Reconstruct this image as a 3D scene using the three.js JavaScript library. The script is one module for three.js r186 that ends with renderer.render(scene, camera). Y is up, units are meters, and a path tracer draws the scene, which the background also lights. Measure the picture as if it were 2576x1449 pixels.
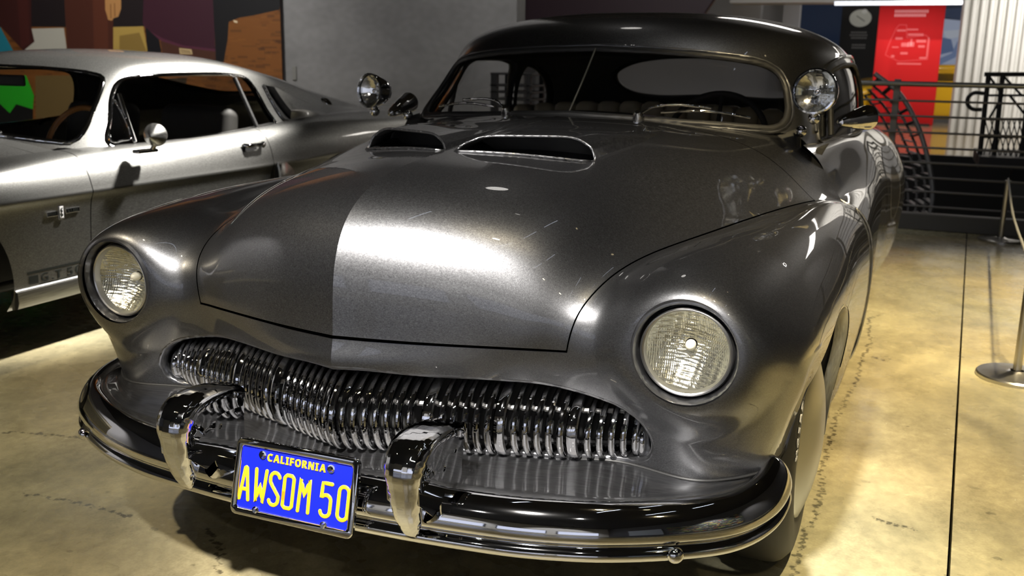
import * as THREE from 'three';
import { mergeGeometries, mergeVertices, toCreasedNormals } from 'three/addons/utils/BufferGeometryUtils.js';
import { RoundedBoxGeometry } from 'three/addons/geometries/RoundedBoxGeometry.js';
import { RectAreaLightUniformsLib } from 'three/addons/lights/RectAreaLightUniformsLib.js';
import { TextGeometry } from 'three/addons/geometries/TextGeometry.js';
import { FontLoader } from 'three/addons/loaders/FontLoader.js';
import { createNoise2D, createNoise3D } from 'simplex-noise';

// ============================================================ camera, lights, exposure
const scene = new THREE.Scene();
const camera = new THREE.PerspectiveCamera(32.947, 2576 / 1449, 0.05, 120);
camera.rotation.order = 'YXZ';
camera.position.set(1.10257, 1.23888, 1.59045);
camera.rotation.set(-0.227884, 0.387906, 0.017057);
camera.focus = 2.05;
camera.userData.fStop = 5.6;
scene.add(camera);
const renderer = new THREE.WebGLRenderer({ antialias: true });
renderer.toneMapping = THREE.LinearToneMapping;
renderer.toneMappingExposure = 0.30;
renderer.shadowMap.enabled = true;
RectAreaLightUniformsLib.init();
scene.background = new THREE.Color(0x000000);
// ceiling spotlights: [x, y, z, aim x, aim y, aim z, candela, half angle, radius in units of 2 cm, label]
const WARM = 0xffe8b6, NEUTRAL = 0xfffaf3, SOFT = 0xffefcf;
const SPOTS = [
  [0.55, 4.2, 2.75, 0.25, 0.82, -0.3, 900, 0.235, 7, NEUTRAL, 'white ceiling spotlight aimed at the hood of the dark grey coupe'],
  [1.95, 4.3, 0.1, 1.65, 0, -1.9, 360, 0.44, 3, WARM, 'white ceiling spotlight over the bright floor beside the coupe'],
  [2.3, 4.3, -3.6, 1.9, 0, -3.9, 310, 0.46, 3, WARM, 'white ceiling spotlight over the floor near the tail of the coupe'],
  [-0.8, 4.3, -4.3, -2.6, 1.0, -2.3, 2000, 0.225, 9, NEUTRAL, 'white ceiling spotlight near the back wall aimed at the side of the silver fastback'],
  [-2.6, 4.3, 2.0, -1.5, 0, -0.1, 150, 0.40, 3, SOFT, 'white ceiling spotlight over the floor in front of the fastback'],
  [-5.2, 4.3, -3.4, -6.2, 1.7, -6.5, 150, 0.7, 3, NEUTRAL, 'white ceiling spotlight aimed at the printed wall mural'],
  [-1.2, 4.3, -4.2, -1.6, 1.6, -6.5, 85, 0.8, 3, NEUTRAL, 'white ceiling spotlight aimed at the grey back wall'],
  [1.9, 4.3, 3.4, 0.9, 0.5, -0.2, 12, 0.3, 3, NEUTRAL, 'white ceiling spotlight behind the camera aimed at the chrome bumper'],
  [-0.9, 4.3, 0.4, -1.2, 0, -0.2, 10, 0.4, 2.5, SOFT, 'small ceiling spotlight between the two cars'],
  [1.2, 4.3, 0.3, 1.4, 0, 0.2, 25, 0.5, 2.5, WARM, 'small ceiling spotlight right of the coupe hood'],
  [0.5, 4.3, -2.2, 0.4, 1, -2.6, 4, 0.5, 2.5, NEUTRAL, 'small ceiling spotlight over the coupe roof'],
  [3.6, 4.3, 1.9, 2.2, 0, 1.0, 30, 0.5, 2.5, WARM, 'small ceiling spotlight near the right wall'],
  [-0.6, 4.3, 4.6, -0.4, 0.6, 0.1, 12, 0.4, 2.5, NEUTRAL, 'small ceiling spotlight far behind the camera'],
  [5.2, 4.3, -1.2, 6.9, 1.4, -1.2, 60, 0.7, 2.5, NEUTRAL, 'ceiling spotlight washing the right wall'],
  [5.2, 4.3, 2.6, 6.9, 1.4, 2.4, 150, 0.7, 2.5, NEUTRAL, 'ceiling spotlight washing the photo wall on the right'],
  [3.4, 4.3, -16.5, 3.6, 2.2, -20, 260, 0.6, 3, NEUTRAL, 'gallery spotlight aimed at the ribbed column'],
  [1.6, 4.3, -19.0, 1.2, 2.0, -22.5, 110, 0.35, 3, NEUTRAL, 'gallery spotlight aimed at the red banner'],
  [-7.6, 4.3, 1.4, -9.9, 1.6, 1.0, 260, 0.8, 2.5, NEUTRAL, 'ceiling spotlight washing the left wall'],
  [3.2, 4.3, 8.0, 3.4, 1.3, 10.2, 160, 0.8, 2.5, NEUTRAL, 'ceiling spotlight washing the right end of the front wall'],
  [-2.2, 4.3, 8.0, -2.4, 1.3, 10.2, 160, 0.8, 2.5, NEUTRAL, 'ceiling spotlight washing the left end of the front wall'],
];

// ============================================================ helpers
const used = {};
function numbered(n) { used[n] = (used[n] ?? -1) + 1; return used[n] ? `${n}_${String(used[n]).padStart(3, '0')}` : n; }
const V = (x, y, z) => new THREE.Vector3(x, y, z);
function shadowed(o) { o.castShadow = true; o.receiveShadow = true; return o; }
function part(name, geo, mat, parent, label) {
  const m = shadowed(new THREE.Mesh(geo, mat)); m.name = parent === scene ? numbered(name) : pn(parent, name);
  if (label) m.userData.label = label;
  parent.add(m); return m;
}
function pn(parent, n) { return numbered(n); }
function thing(name, label, category, pos = [0, 0, 0], group) {
  const o = new THREE.Group(); o.name = numbered(name); o.position.set(...pos); o.userData = { label, category };
  if (group) o.userData.group = group;
  scene.add(o); return o;
}
function group(name, parent) { const o = new THREE.Group(); o.name = numbered(name); parent.add(o); return o; }
function tag(o, label, category, grp) { o.userData.label = label; o.userData.category = category; if (grp) o.userData.group = grp; return o; }
function struct(name, geo, mat, parent = scene) { const m = part(name, geo, mat, parent); if (parent === scene) m.userData.kind = 'structure'; return m; }
function rng(seed) { let s = seed >>> 0; return () => { s = (s + 0x6D2B79F5) | 0; let t = Math.imul(s ^ (s >>> 15), 1 | s); t = (t + Math.imul(t ^ (t >>> 7), 61 | t)) ^ t; return ((t ^ (t >>> 14)) >>> 0) / 4294967296; }; }
const clamp = (x, a, b) => Math.min(b, Math.max(a, x)), lerp = (a, b, t) => a + (b - a) * t;
const smooth = (a, b, x) => { const t = clamp((x - a) / (b - a), 0, 1); return t * t * (3 - 2 * t); };
// natural cubic spline through values y at knots t
function spline(t, y) {
  const n = t.length, m = new Float64Array(n), c = new Float64Array(n), d = new Float64Array(n);
  for (let i = 1; i < n - 1; i++) {
    const a = t[i] - t[i - 1], b = t[i + 1] - t[i], r = 6 * ((y[i + 1] - y[i]) / b - (y[i] - y[i - 1]) / a), den = 2 * (a + b) - a * c[i - 1];
    c[i] = b / den; d[i] = (r - a * d[i - 1]) / den;
  }
  for (let i = n - 2; i > 0; i--) m[i] = d[i] - c[i] * m[i + 1];
  return x => {
    let i = 0; while (i < n - 2 && x > t[i + 1]) i++;
    const h = t[i + 1] - t[i], A = (t[i + 1] - x) / h, B = 1 - A;
    return A * y[i] + B * y[i + 1] + ((A ** 3 - A) * m[i] + (B ** 3 - B) * m[i + 1]) * h * h / 6;
  };
}
function curve(xs, ys) { return spline(xs, ys); }            // y(x) through given points
// a smooth surface through a net of points rows[u][v]; u and v run over the row and column numbers
class Surf {
  constructor(rows) {
    this.nu = rows.length; this.nv = rows[0].length;
    const ku = [0], kv = [0], D = (a, b) => Math.sqrt(Math.max(1e-6, Math.hypot(a[0] - b[0], a[1] - b[1], a[2] - b[2])));
    for (let i = 1; i < this.nu; i++) { let s = 0; for (let j = 0; j < this.nv; j++) s += D(rows[i][j], rows[i - 1][j]); ku.push(ku[i - 1] + s / this.nv); }
    for (let j = 1; j < this.nv; j++) { let s = 0; for (let i = 0; i < this.nu; i++) s += D(rows[i][j], rows[i][j - 1]); kv.push(kv[j - 1] + s / this.nu); }
    this.ku = ku; this.kv = kv; this.warp = null;
    this.rs = rows.map(r => [0, 1, 2].map(k => spline(kv, r.map(p => p[k]))));
    this.cache = new Map();
  }
  knot(k, u) { const i = clamp(Math.floor(u), 0, k.length - 2); return k[i] + (k[i + 1] - k[i]) * (u - i); }
  col(t) { let c = this.cache.get(t); if (!c) { c = [0, 1, 2].map(k => spline(this.ku, this.rs.map(r => r[k](t)))); if (this.cache.size > 4000) this.cache.clear(); this.cache.set(t, c); } return c; }
  raw(s, t) { const c = this.col(t); let p = V(c[0](s), c[1](s), c[2](s)); return this.warp ? this.warp(p) : p; }
  at(u, v) { return this.raw(this.knot(this.ku, u), this.knot(this.kv, v)); }
  normal(u, v) {
    const s = this.knot(this.ku, u), t = this.knot(this.kv, v), e = 1e-3;
    const a = this.raw(s + e, t).sub(this.raw(s - e, t)), b = this.raw(s, t + e).sub(this.raw(s, t - e));
    return a.cross(b).normalize();
  }
}
// patch of a surface: u0..u1, v0..v1 in nu x nv cells; flip turns the outside; drop hangs a flange inwards along the listed sides
function patch(S, u0, u1, v0, v1, nu, nv, flip = 1, drop = {}, off = 0) {
  const pos = [], nor = [], uv = [], idx = [], W = nu + 1;
  const P = [], N = [];
  for (let j = 0; j <= nv; j++) for (let i = 0; i <= nu; i++) {
    const u = lerp(u0, u1, i / nu), v = lerp(v0, v1, j / nv), n = S.normal(u, v).multiplyScalar(flip), p = S.at(u, v).addScaledVector(n, off);
    P.push(p); N.push(n); pos.push(p.x, p.y, p.z); nor.push(n.x, n.y, n.z); uv.push(u, v);
  }
  for (let j = 0; j < nv; j++) for (let i = 0; i < nu; i++) { const a = j * W + i, b = a + 1, c = a + W, d = c + 1; flip > 0 ? idx.push(a, b, d, a, d, c) : idx.push(a, d, b, a, c, d); }
  const side = (list, depth) => {
    const o = pos.length / 3;
    list.forEach((k, i) => {
      const a = P[list[Math.max(0, i - 1)]], b = P[list[Math.min(list.length - 1, i + 1)]], t = b.clone().sub(a).normalize(), q = t.cross(N[k]).normalize();
      for (const [dn, w] of [[0, 0.75], [0.25, 1], [1, 1]]) { const p = P[k].clone().addScaledVector(N[k], -depth * dn); const n = q.clone().multiplyScalar(w).addScaledVector(N[k], 1 - w).normalize(); pos.push(p.x, p.y, p.z); nor.push(n.x, n.y, n.z); uv.push(0, 0); }
    });
    for (let i = 0; i + 1 < list.length; i++) for (let k = 0; k < 2; k++) { const a = o + i * 3 + k, b = a + 3; idx.push(a, b, b + 1, a, b + 1, a + 1); }
  };
  const R = n => [...Array(n + 1).keys()];
  if (drop.u1) side(R(nv).map(j => j * W + nu), drop.u1);
  if (drop.u0) side(R(nv).reverse().map(j => j * W), drop.u0);
  if (drop.v1) side(R(nu).reverse().map(i => nv * W + i), drop.v1);
  if (drop.v0) side(R(nu).map(i => i), drop.v0);
  return geom(pos, nor, uv, idx);
}
function geom(pos, nor, uv, idx) {
  const g = new THREE.BufferGeometry();
  g.setAttribute('position', new THREE.Float32BufferAttribute(pos, 3));
  if (nor) g.setAttribute('normal', new THREE.Float32BufferAttribute(nor, 3));
  g.setAttribute('uv', new THREE.Float32BufferAttribute(uv ?? new Array(pos.length / 3 * 2).fill(0), 2));
  g.setIndex(idx); if (!nor) g.computeVertexNormals(); return g;
}
function mirrored(g) {
  const m = g.clone(), p = m.attributes.position, n = m.attributes.normal, ix = Array.from(m.index ? m.index.array : p.array.map((_, i) => i).slice(0, p.count));
  for (let i = 0; i < p.count; i++) { p.setX(i, -p.getX(i)); n.setX(i, -n.getX(i)); }
  for (let i = 0; i < ix.length; i += 3) { const t = ix[i + 1]; ix[i + 1] = ix[i + 2]; ix[i + 2] = t; }
  m.setIndex(ix); return m;
}
const both = g => merge([g, mirrored(g)]);
function merge(list) {
  list = list.map(g => { let h = g.index ? g : (() => { const k = g.clone(); k.setIndex([...Array(g.attributes.position.count).keys()]); return k; })(); for (const a of Object.keys(h.attributes)) if (!['position', 'normal', 'uv'].includes(a)) h.deleteAttribute(a); if (!h.attributes.uv) h.setAttribute('uv', new THREE.Float32BufferAttribute(new Array(h.attributes.position.count * 2).fill(0), 2)); h.morphAttributes = {}; return h; });
  return list.length === 1 ? list[0] : mergeGeometries(list);
}
// keep the part of a mesh where f(x, y, z, u, v) > 0, cutting triangles along f = 0
function clip(g, f) {
  const p = g.attributes.position, n = g.attributes.normal, t = g.attributes.uv, pos = [], nor = [], uv = [], idx = [], val = [], map = new Map(), old = new Map();
  for (let i = 0; i < p.count; i++) val.push(f(p.getX(i), p.getY(i), p.getZ(i), t.getX(i), t.getY(i)));
  const keep = i => { if (!old.has(i)) { old.set(i, pos.length / 3); pos.push(p.getX(i), p.getY(i), p.getZ(i)); nor.push(n.getX(i), n.getY(i), n.getZ(i)); uv.push(t.getX(i), t.getY(i)); } return old.get(i); };
  const cut = (a, b) => {
    if (val[a] < val[b]) { const s = a; a = b; b = s; }
    const key = a * p.count + b; if (map.has(key)) return map.get(key);
    let lo = 0, hi = 1;                        // exact crossing along the edge
    for (let k = 0; k < 18; k++) { const m = (lo + hi) / 2; if (f(lerp(p.getX(a), p.getX(b), m), lerp(p.getY(a), p.getY(b), m), lerp(p.getZ(a), p.getZ(b), m), lerp(t.getX(a), t.getX(b), m), lerp(t.getY(a), t.getY(b), m)) > 0) lo = m; else hi = m; }
    const m = lo, k = pos.length / 3; map.set(key, k);
    pos.push(lerp(p.getX(a), p.getX(b), m), lerp(p.getY(a), p.getY(b), m), lerp(p.getZ(a), p.getZ(b), m));
    const q = V(lerp(n.getX(a), n.getX(b), m), lerp(n.getY(a), n.getY(b), m), lerp(n.getZ(a), n.getZ(b), m)).normalize(); nor.push(q.x, q.y, q.z);
    uv.push(lerp(t.getX(a), t.getX(b), m), lerp(t.getY(a), t.getY(b), m)); return k;
  };
  const ix = g.index.array;
  for (let i = 0; i < ix.length; i += 3) {
    const T = [ix[i], ix[i + 1], ix[i + 2]], ins = T.map(k => val[k] > 0), c = ins.filter(Boolean).length;
    if (c === 3) idx.push(...T.map(keep));
    else if (c === 1) { const k = ins.indexOf(true), a = T[k], b = T[(k + 1) % 3], d = T[(k + 2) % 3]; idx.push(keep(a), cut(a, b), cut(a, d)); }
    else if (c === 2) { const k = ins.indexOf(false), a = T[k], b = T[(k + 1) % 3], d = T[(k + 2) % 3], x = cut(a, b), y = cut(a, d); idx.push(x, keep(b), keep(d), x, keep(d), y); }
  }
  return geom(pos, nor, uv, idx);
}
// signed distance to a closed 2-D outline, positive inside
function inside(poly) {
  return (x, y) => {
    let d = 1e9, s = 1;
    for (let i = 0, j = poly.length - 1; i < poly.length; j = i++) {
      const [ax, ay] = poly[i], [bx, by] = poly[j], ex = bx - ax, ey = by - ay, wx = x - ax, wy = y - ay, k = clamp((wx * ex + wy * ey) / (ex * ex + ey * ey || 1e-12), 0, 1);
      const qx = wx - ex * k, qy = wy - ey * k; d = Math.min(d, qx * qx + qy * qy);
      const c1 = y >= ay, c2 = y < by, c3 = ex * wy > ey * wx; if ((c1 && c2 && c3) || (!c1 && !c2 && !c3)) s = -s;
    }
    return -s * Math.sqrt(d);
  };
}
// closed or open smooth curve through 2-D or 3-D points, n samples
function through(pts, n, closed = false) {
  const c = new THREE.CatmullRomCurve3(pts.map(p => V(p[0], p[1], p[2] ?? 0)), closed, 'centripetal'), r = c.getSpacedPoints(n);
  if (closed) r.pop(); return r;
}
const flat2 = a => a.map(p => [p.x, p.y]);
// sweep a profile [[a, b], ...] along path points; frames give the directions of a and b at each point
function sweep(path, frame, profile, { closed = false, ring = true, caps = false, scale = null } = {}) {
  const pos = [], idx = [], uv = [], m = profile.length, n = path.length;
  for (let i = 0; i < n; i++) {
    const [A, B] = frame(i), s = scale ? scale(i / (n - 1), i) : [1, 1];
    for (let k = 0; k < m; k++) { const p = path[i].clone().addScaledVector(A, profile[k][0] * s[0]).addScaledVector(B, profile[k][1] * s[1]); pos.push(p.x, p.y, p.z); uv.push(k / m, i / n); }
  }
  const N = closed ? n : n - 1, M = ring ? m : m - 1;
  for (let i = 0; i < N; i++) for (let k = 0; k < M; k++) { const a = i * m + k, b = i * m + (k + 1) % m, c = ((i + 1) % n) * m + k, d = ((i + 1) % n) * m + (k + 1) % m; idx.push(a, b, d, a, d, c); }
  if (caps) for (const e of [0, n - 1]) { const o = pos.length / 3, c = V(0, 0, 0); for (let k = 0; k < m; k++) { const q = (e * m + k) * 3; c.add(V(pos[q], pos[q + 1], pos[q + 2])); } c.multiplyScalar(1 / m); pos.push(c.x, c.y, c.z); uv.push(0, 0); for (let k = 0; k < m; k++) { const a = e * m + k, b = e * m + (k + 1) % m; e ? idx.push(a, b, o) : idx.push(b, a, o); } }
  return geom(pos, null, uv, idx);
}
// frames along a path: side = direction across (from up), up as given or function
function frames(path, up, closed = false) {
  const n = path.length; return i => {
    const a = path[closed ? (i - 1 + n) % n : Math.max(0, i - 1)], b = path[closed ? (i + 1) % n : Math.min(n - 1, i + 1)], t = b.clone().sub(a).normalize();
    const U = (typeof up === 'function' ? up(i) : up).clone(); U.addScaledVector(t, -U.dot(t)).normalize(); return [t.clone().cross(U).normalize(), U];
  };
}
const circle = (r, n, r2 = r) => [...Array(n)].map((_, k) => [r * Math.cos(2 * Math.PI * k / n), r2 * Math.sin(2 * Math.PI * k / n)]);
function tube(pts, r, n = 8, { closed = false, samples = 0, caps = true } = {}) {
  const path = samples ? through(pts, samples, closed) : pts.map(p => p.isVector3 ? p : V(...p));
  let up = V(0, 1, 0); const t = path[path.length - 1].clone().sub(path[0]).normalize(); if (Math.abs(t.y) > 0.9) up = V(0, 0, 1);
  return toCreasedNormals(sweep(path, frames(path, up, closed), circle(r, n).reverse(), { closed, caps: caps && !closed }), 1.0);
}
function lathe(pts, n = 48, axis = 'y') { const g = new THREE.LatheGeometry(pts.map(p => new THREE.Vector2(p[0], p[1])), n); if (axis === 'z') g.rotateX(Math.PI / 2); if (axis === 'x') g.rotateZ(-Math.PI / 2); return toCreasedNormals(g, 0.6); }
function rbox(w, h, d, r = 0.01, s = 2) { return new RoundedBoxGeometry(w, h, d, s, Math.min(r, w / 2.01, h / 2.01, d / 2.01)); }
const moved = (g, x, y, z) => (g.translate(x, y, z), g);
function bar(a, b, r, n = 8) { return tube([a, b], r, n); }
function flatBar(a, b, w, h) { const A = V(...a), B = V(...b), l = A.distanceTo(B), g = new THREE.BoxGeometry(w, h, l), m = new THREE.Matrix4().lookAt(A, B, Math.abs(B.y - A.y) / l > 0.95 ? V(0, 0, 1) : V(0, 1, 0)); g.applyMatrix4(m); const c = A.add(B).multiplyScalar(0.5); return moved(g, c.x, c.y, c.z); }
const creased = (g, a = 0.5) => toCreasedNormals(g, a);

// ============================================================ materials
const std = (color, roughness, metalness = 0, extra = {}) => new THREE.MeshStandardMaterial({ color, roughness, metalness, side: THREE.DoubleSide, ...extra });
const phys = (color, roughness, metalness = 0, extra = {}) => new THREE.MeshPhysicalMaterial({ color, roughness, metalness, side: THREE.DoubleSide, ...extra });
const lin = (r, g, b) => new THREE.Color().setRGB(r, g, b);
// metallic flake: fine specks of lighter and darker pigment, about 1.5 mm
const flake = (() => { const N = 512, d = new Uint8Array(N * N * 4), r = rng(17); for (let i = 0; i < N * N; i++) { const q = r(), v = 150 + (r() + r() - 1) * 62 + (q > 0.985 ? 80 : 0); d[i * 4] = d[i * 4 + 1] = d[i * 4 + 2] = clamp(v, 0, 255); d[i * 4 + 3] = 255; } const t = new THREE.DataTexture(d, N, N); t.magFilter = THREE.LinearFilter; t.wrapS = t.wrapT = THREE.RepeatWrapping; t.repeat.set(0.156, 0.156); t.needsUpdate = true; return t; })();
const M = {
  paint: phys(lin(0.237, 0.239, 0.249), 0.385, 1, { map: flake, clearcoat: 1, clearcoatRoughness: 0.02 }),
  silver: phys(lin(0.56, 0.56, 0.535), 0.38, 1, { map: flake, clearcoat: 1, clearcoatRoughness: 0.03 }),
  chrome: std(lin(0.78, 0.78, 0.79), 0.035, 1),
  satin: std(lin(0.62, 0.61, 0.59), 0.3, 1),
  spun: std(lin(0.5, 0.5, 0.49), 0.3, 1),
  black: std(lin(0.006, 0.006, 0.006), 0.6),
  rubber: std(lin(0.012, 0.012, 0.012), 0.5),
  tyre: std(lin(0.016, 0.016, 0.015), 0.62),
  interior: std(lin(0.02, 0.019, 0.016), 0.7),
  headliner: std(lin(0.05, 0.048, 0.038), 0.9),
  leather: std(lin(0.33, 0.29, 0.2), 0.55),
  glass: phys(0xffffff, 0.0, 0, { transmission: 1, thickness: 0, ior: 1.5 }),
  tint: phys(lin(0.78, 0.82, 0.78), 0.0, 0, { transmission: 1, thickness: 0, ior: 1.5 }),
  railing: std(lin(0.17, 0.17, 0.178), 0.5, 0.3),
  darkSteel: std(lin(0.03, 0.03, 0.032), 0.5, 0.5),
  wood: std(lin(0.28, 0.12, 0.03), 0.3),
  white: std(lin(0.72, 0.72, 0.72), 0.7),
};

// ============================================================ the dark grey custom coupe
const coupe = thing('custom_coupe', 'dark gunmetal grey chopped custom coupe with chrome tooth grille and yellow on blue plate', 'car');
// net of the front end, right half: rows from the centre line outwards, columns from the cowl forwards and down the nose
const NET = [
  [[0, 1.072, -1.85], [0, 1.068, -1.45], [0, 1.054, -1.06], [0, 1.022, -0.72], [0, 1.007, -0.51], [0, 0.975, -0.30], [0, 0.905, -0.168], [0, 0.79, -0.115], [0, 0.664, -0.106], [0, 0.605, -0.098], [0, 0.51, -0.125], [0, 0.43, -0.15], [0, 0.375, -0.165]],
  [[0.17, 1.067, -1.85], [0.17, 1.063, -1.45], [0.165, 1.045, -1.05], [0.16, 1.010, -0.73], [0.16, 0.996, -0.525], [0.16, 0.960, -0.325], [0.16, 0.888, -0.203], [0.16, 0.775, -0.155], [0.16, 0.660, -0.147], [0.16, 0.601, -0.145], [0.16, 0.505, -0.17], [0.16, 0.43, -0.185], [0.16, 0.375, -0.19]],
  [[0.42, 1.048, -1.84], [0.38, 1.044, -1.45], [0.34, 1.02, -1.05], [0.32, 0.986, -0.74], [0.32, 0.964, -0.535], [0.32, 0.925, -0.357], [0.32, 0.855, -0.252], [0.32, 0.755, -0.208], [0.32, 0.656, -0.202], [0.32, 0.596, -0.212], [0.32, 0.50, -0.235], [0.32, 0.425, -0.24], [0.32, 0.375, -0.24]],
  [[0.74, 0.985, -1.82], [0.64, 0.972, -1.45], [0.53, 0.965, -1.05], [0.466, 0.937, -0.74], [0.443, 0.910, -0.54], [0.428, 0.877, -0.39], [0.418, 0.820, -0.289], [0.408, 0.738, -0.239], [0.402, 0.654, -0.232], [0.395, 0.590, -0.245], [0.39, 0.50, -0.262], [0.39, 0.42, -0.262], [0.39, 0.375, -0.262]],
  [[0.890, 0.815, -1.80], [0.815, 0.842, -1.45], [0.715, 0.842, -1.05], [0.635, 0.834, -0.735], [0.575, 0.822, -0.54], [0.535, 0.801, -0.40], [0.510, 0.770, -0.316], [0.488, 0.722, -0.266], [0.473, 0.652, -0.257], [0.467, 0.59, -0.268], [0.465, 0.50, -0.285], [0.47, 0.42, -0.288], [0.475, 0.375, -0.288]],
  [[0.925, 0.798, -1.80], [0.865, 0.845, -1.45], [0.775, 0.848, -1.05], [0.70, 0.848, -0.735], [0.648, 0.84, -0.54], [0.612, 0.82, -0.40], [0.59, 0.783, -0.315], [0.573, 0.73, -0.268], [0.562, 0.66, -0.254], [0.558, 0.59, -0.27], [0.56, 0.51, -0.305], [0.565, 0.44, -0.322], [0.572, 0.378, -0.325]],
  [[0.955, 0.77, -1.80], [0.912, 0.825, -1.45], [0.85, 0.85, -1.05], [0.79, 0.858, -0.735], [0.755, 0.849, -0.53], [0.738, 0.823, -0.375], [0.728, 0.788, -0.285], [0.724, 0.742, -0.246], [0.722, 0.68, -0.236], [0.712, 0.60, -0.256], [0.707, 0.52, -0.274], [0.708, 0.45, -0.289], [0.715, 0.385, -0.299]],
  [[0.985, 0.72, -1.80], [0.957, 0.768, -1.45], [0.925, 0.80, -1.05], [0.89, 0.808, -0.75], [0.87, 0.797, -0.55], [0.86, 0.772, -0.41], [0.855, 0.745, -0.325], [0.85, 0.71, -0.283], [0.845, 0.66, -0.27], [0.832, 0.59, -0.284], [0.819, 0.52, -0.300], [0.808, 0.455, -0.314], [0.80, 0.387, -0.326]],
  [[1.004, 0.62, -1.80], [0.992, 0.65, -1.45], [0.982, 0.675, -1.07], [0.968, 0.685, -0.80], [0.957, 0.685, -0.63], [0.95, 0.678, -0.51], [0.943, 0.665, -0.44], [0.936, 0.645, -0.40], [0.926, 0.61, -0.38], [0.908, 0.56, -0.375], [0.891, 0.505, -0.377], [0.875, 0.45, -0.384], [0.860, 0.388, -0.392]],
  [[1.0, 0.44, -1.80], [0.99, 0.46, -1.45], [0.978, 0.49, -1.12], [0.962, 0.52, -0.89], [0.95, 0.535, -0.75], [0.94, 0.54, -0.65], [0.932, 0.537, -0.59], [0.926, 0.525, -0.535], [0.918, 0.507, -0.50], [0.909, 0.48, -0.474], [0.900, 0.452, -0.458], [0.890, 0.425, -0.449], [0.880, 0.390, -0.444]],
  [[0.965, 0.26, -1.80], [0.955, 0.265, -1.45], [0.945, 0.30, -1.18], [0.932, 0.335, -0.98], [0.922, 0.36, -0.86], [0.914, 0.373, -0.78], [0.908, 0.38, -0.72], [0.905, 0.384, -0.66], [0.902, 0.387, -0.615], [0.899, 0.389, -0.575], [0.896, 0.39, -0.54], [0.893, 0.391, -0.512], [0.890, 0.392, -0.49]],
];
const nose = new Surf(NET);
const LAMP = { x: 0.724, y: 0.684, z: -0.238, r: 0.106 };
// the fender swells into a round rim about each headlight
const mouthZ = x => -0.645 - 0.50 * (x - 0.02);
nose.warp = p => {
  if (p.y > 0.9 && p.z < -0.6 && p.z > -1.4) { const m = mouthZ(p.x), d = m - p.z; if (d > 0) p.y -= 0.026 * smooth(0, 0.03, d) * (1 - smooth(0.2, 0.5, d)) * smooth(0.012, 0.05, p.x) * (1 - smooth(0.30, 0.335, p.x)); }
  if (p.z < -0.6 || p.x < 0.45) return p;
  const r = Math.hypot(p.x - LAMP.x, p.y - LAMP.y), w = 1 - smooth(0.098, 0.20, r);
  if (w > 0) p.z = lerp(p.z, LAMP.z - 0.03 * (p.y - LAMP.y), w);
  return p;
};
nose.find = (x, y, v0 = 8, v1 = 12, u0 = 0, u1 = 9) => {       // the place on the front where (x, y) lies
  let best = 1e9, bu = 0, bv = 0;
  for (let i = 0; i <= 60; i++) for (let j = 0; j <= 32; j++) { const u = lerp(u0, u1, i / 60), v = lerp(v0, v1, j / 32), p = nose.at(u, v), d = Math.hypot(p.x - x, p.y - y); if (d < best) { best = d; bu = u; bv = v; } }
  for (let k = 0; k < 12; k++) {
    const e = 1e-3, p = nose.at(bu, bv), a = nose.at(bu + e, bv), b = nose.at(bu, bv + e);
    const xu = (a.x - p.x) / e, yu = (a.y - p.y) / e, xv = (b.x - p.x) / e, yv = (b.y - p.y) / e, D = xu * yv - xv * yu, dx = x - p.x, dy = y - p.y;
    bu = clamp(bu + (dx * yv - dy * xv) / D, u0 - 0.2, u1); bv = clamp(bv + (dy * xu - dx * yu) / D, v0 - 1, v1 + 0.5);
  }
  return [bu, bv];
};
const GU = 4, gu = 0.022, gv = 0.045;                     // shut line gap
// hood
part('hood', both(patch(nose, 0, GU - gu, 0.80, 8 - gv, 72, 150, -1, { u1: 0.022, v1: 0.022, v0: 0.015 })), M.paint, coupe);
part('cowl', both(patch(nose, 0, GU + 0.01, 0.012, 0.788, 48, 30, -1, { v1: 0.012 })), M.paint, coupe);
// grille opening outline (x, y), right half
const OPEN = [[0, 0.600], [0.07, 0.600], [0.19, 0.592], [0.28, 0.588], [0.34, 0.584], [0.41, 0.578], [0.47, 0.568], [0.53, 0.555], [0.585, 0.538], [0.628, 0.512], [0.652, 0.480], [0.657, 0.452], [0.645, 0.423], [0.615, 0.408], [0.56, 0.404], [0.484, 0.405], [0.387, 0.407], [0.235, 0.408], [0.1, 0.408], [0, 0.408]];
const openHalf = flat2(through(OPEN, 140)), openPoly = [...openHalf, ...openHalf.slice(1, -1).reverse().map(p => [-p[0], p[1]])];
const inOpen = inside(openPoly);
const WHEEL = { z: -0.855, y: 0.325, r: 0.335 };
const arch = (z, y) => Math.hypot((z - WHEEL.z) * (z > WHEEL.z ? 1.06 : 1.0), (y - WHEEL.y) * 0.985) - WHEEL.r;
const notOpen = (x, y, z) => Math.min(-inOpen(Math.abs(x), y) + (z < -0.6 ? 9 : 0), 9);
const lampHole = (x, y, z) => z < -0.5 ? 9 : Math.hypot(x - LAMP.x, y - LAMP.y) - LAMP.r;
const fenderCut = (x, y, z) => Math.min(notOpen(x, y, z), lampHole(x, y, z), x > 0.75 ? arch(z, y) : 9);
const fg = clip(merge([
  patch(nose, GU + gu, 10, 0.008, 8 + gv, 84, 150, -1, { u0: 0.03, v0: 0.03 }), patch(nose, GU + gu, 10, 8 + gv, 12, 84, 60, -1),
]), fenderCut);
const ff = part('front_fender', fg, M.paint, coupe); part('front_fender', mirrored(fg), M.paint, coupe);
part('grille_surround', both(clip(patch(nose, 0, GU + gu, 8 + gv, 12, 64, 60, -1, { v0: 0.03 }), notOpen)), M.paint, coupe);
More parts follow.
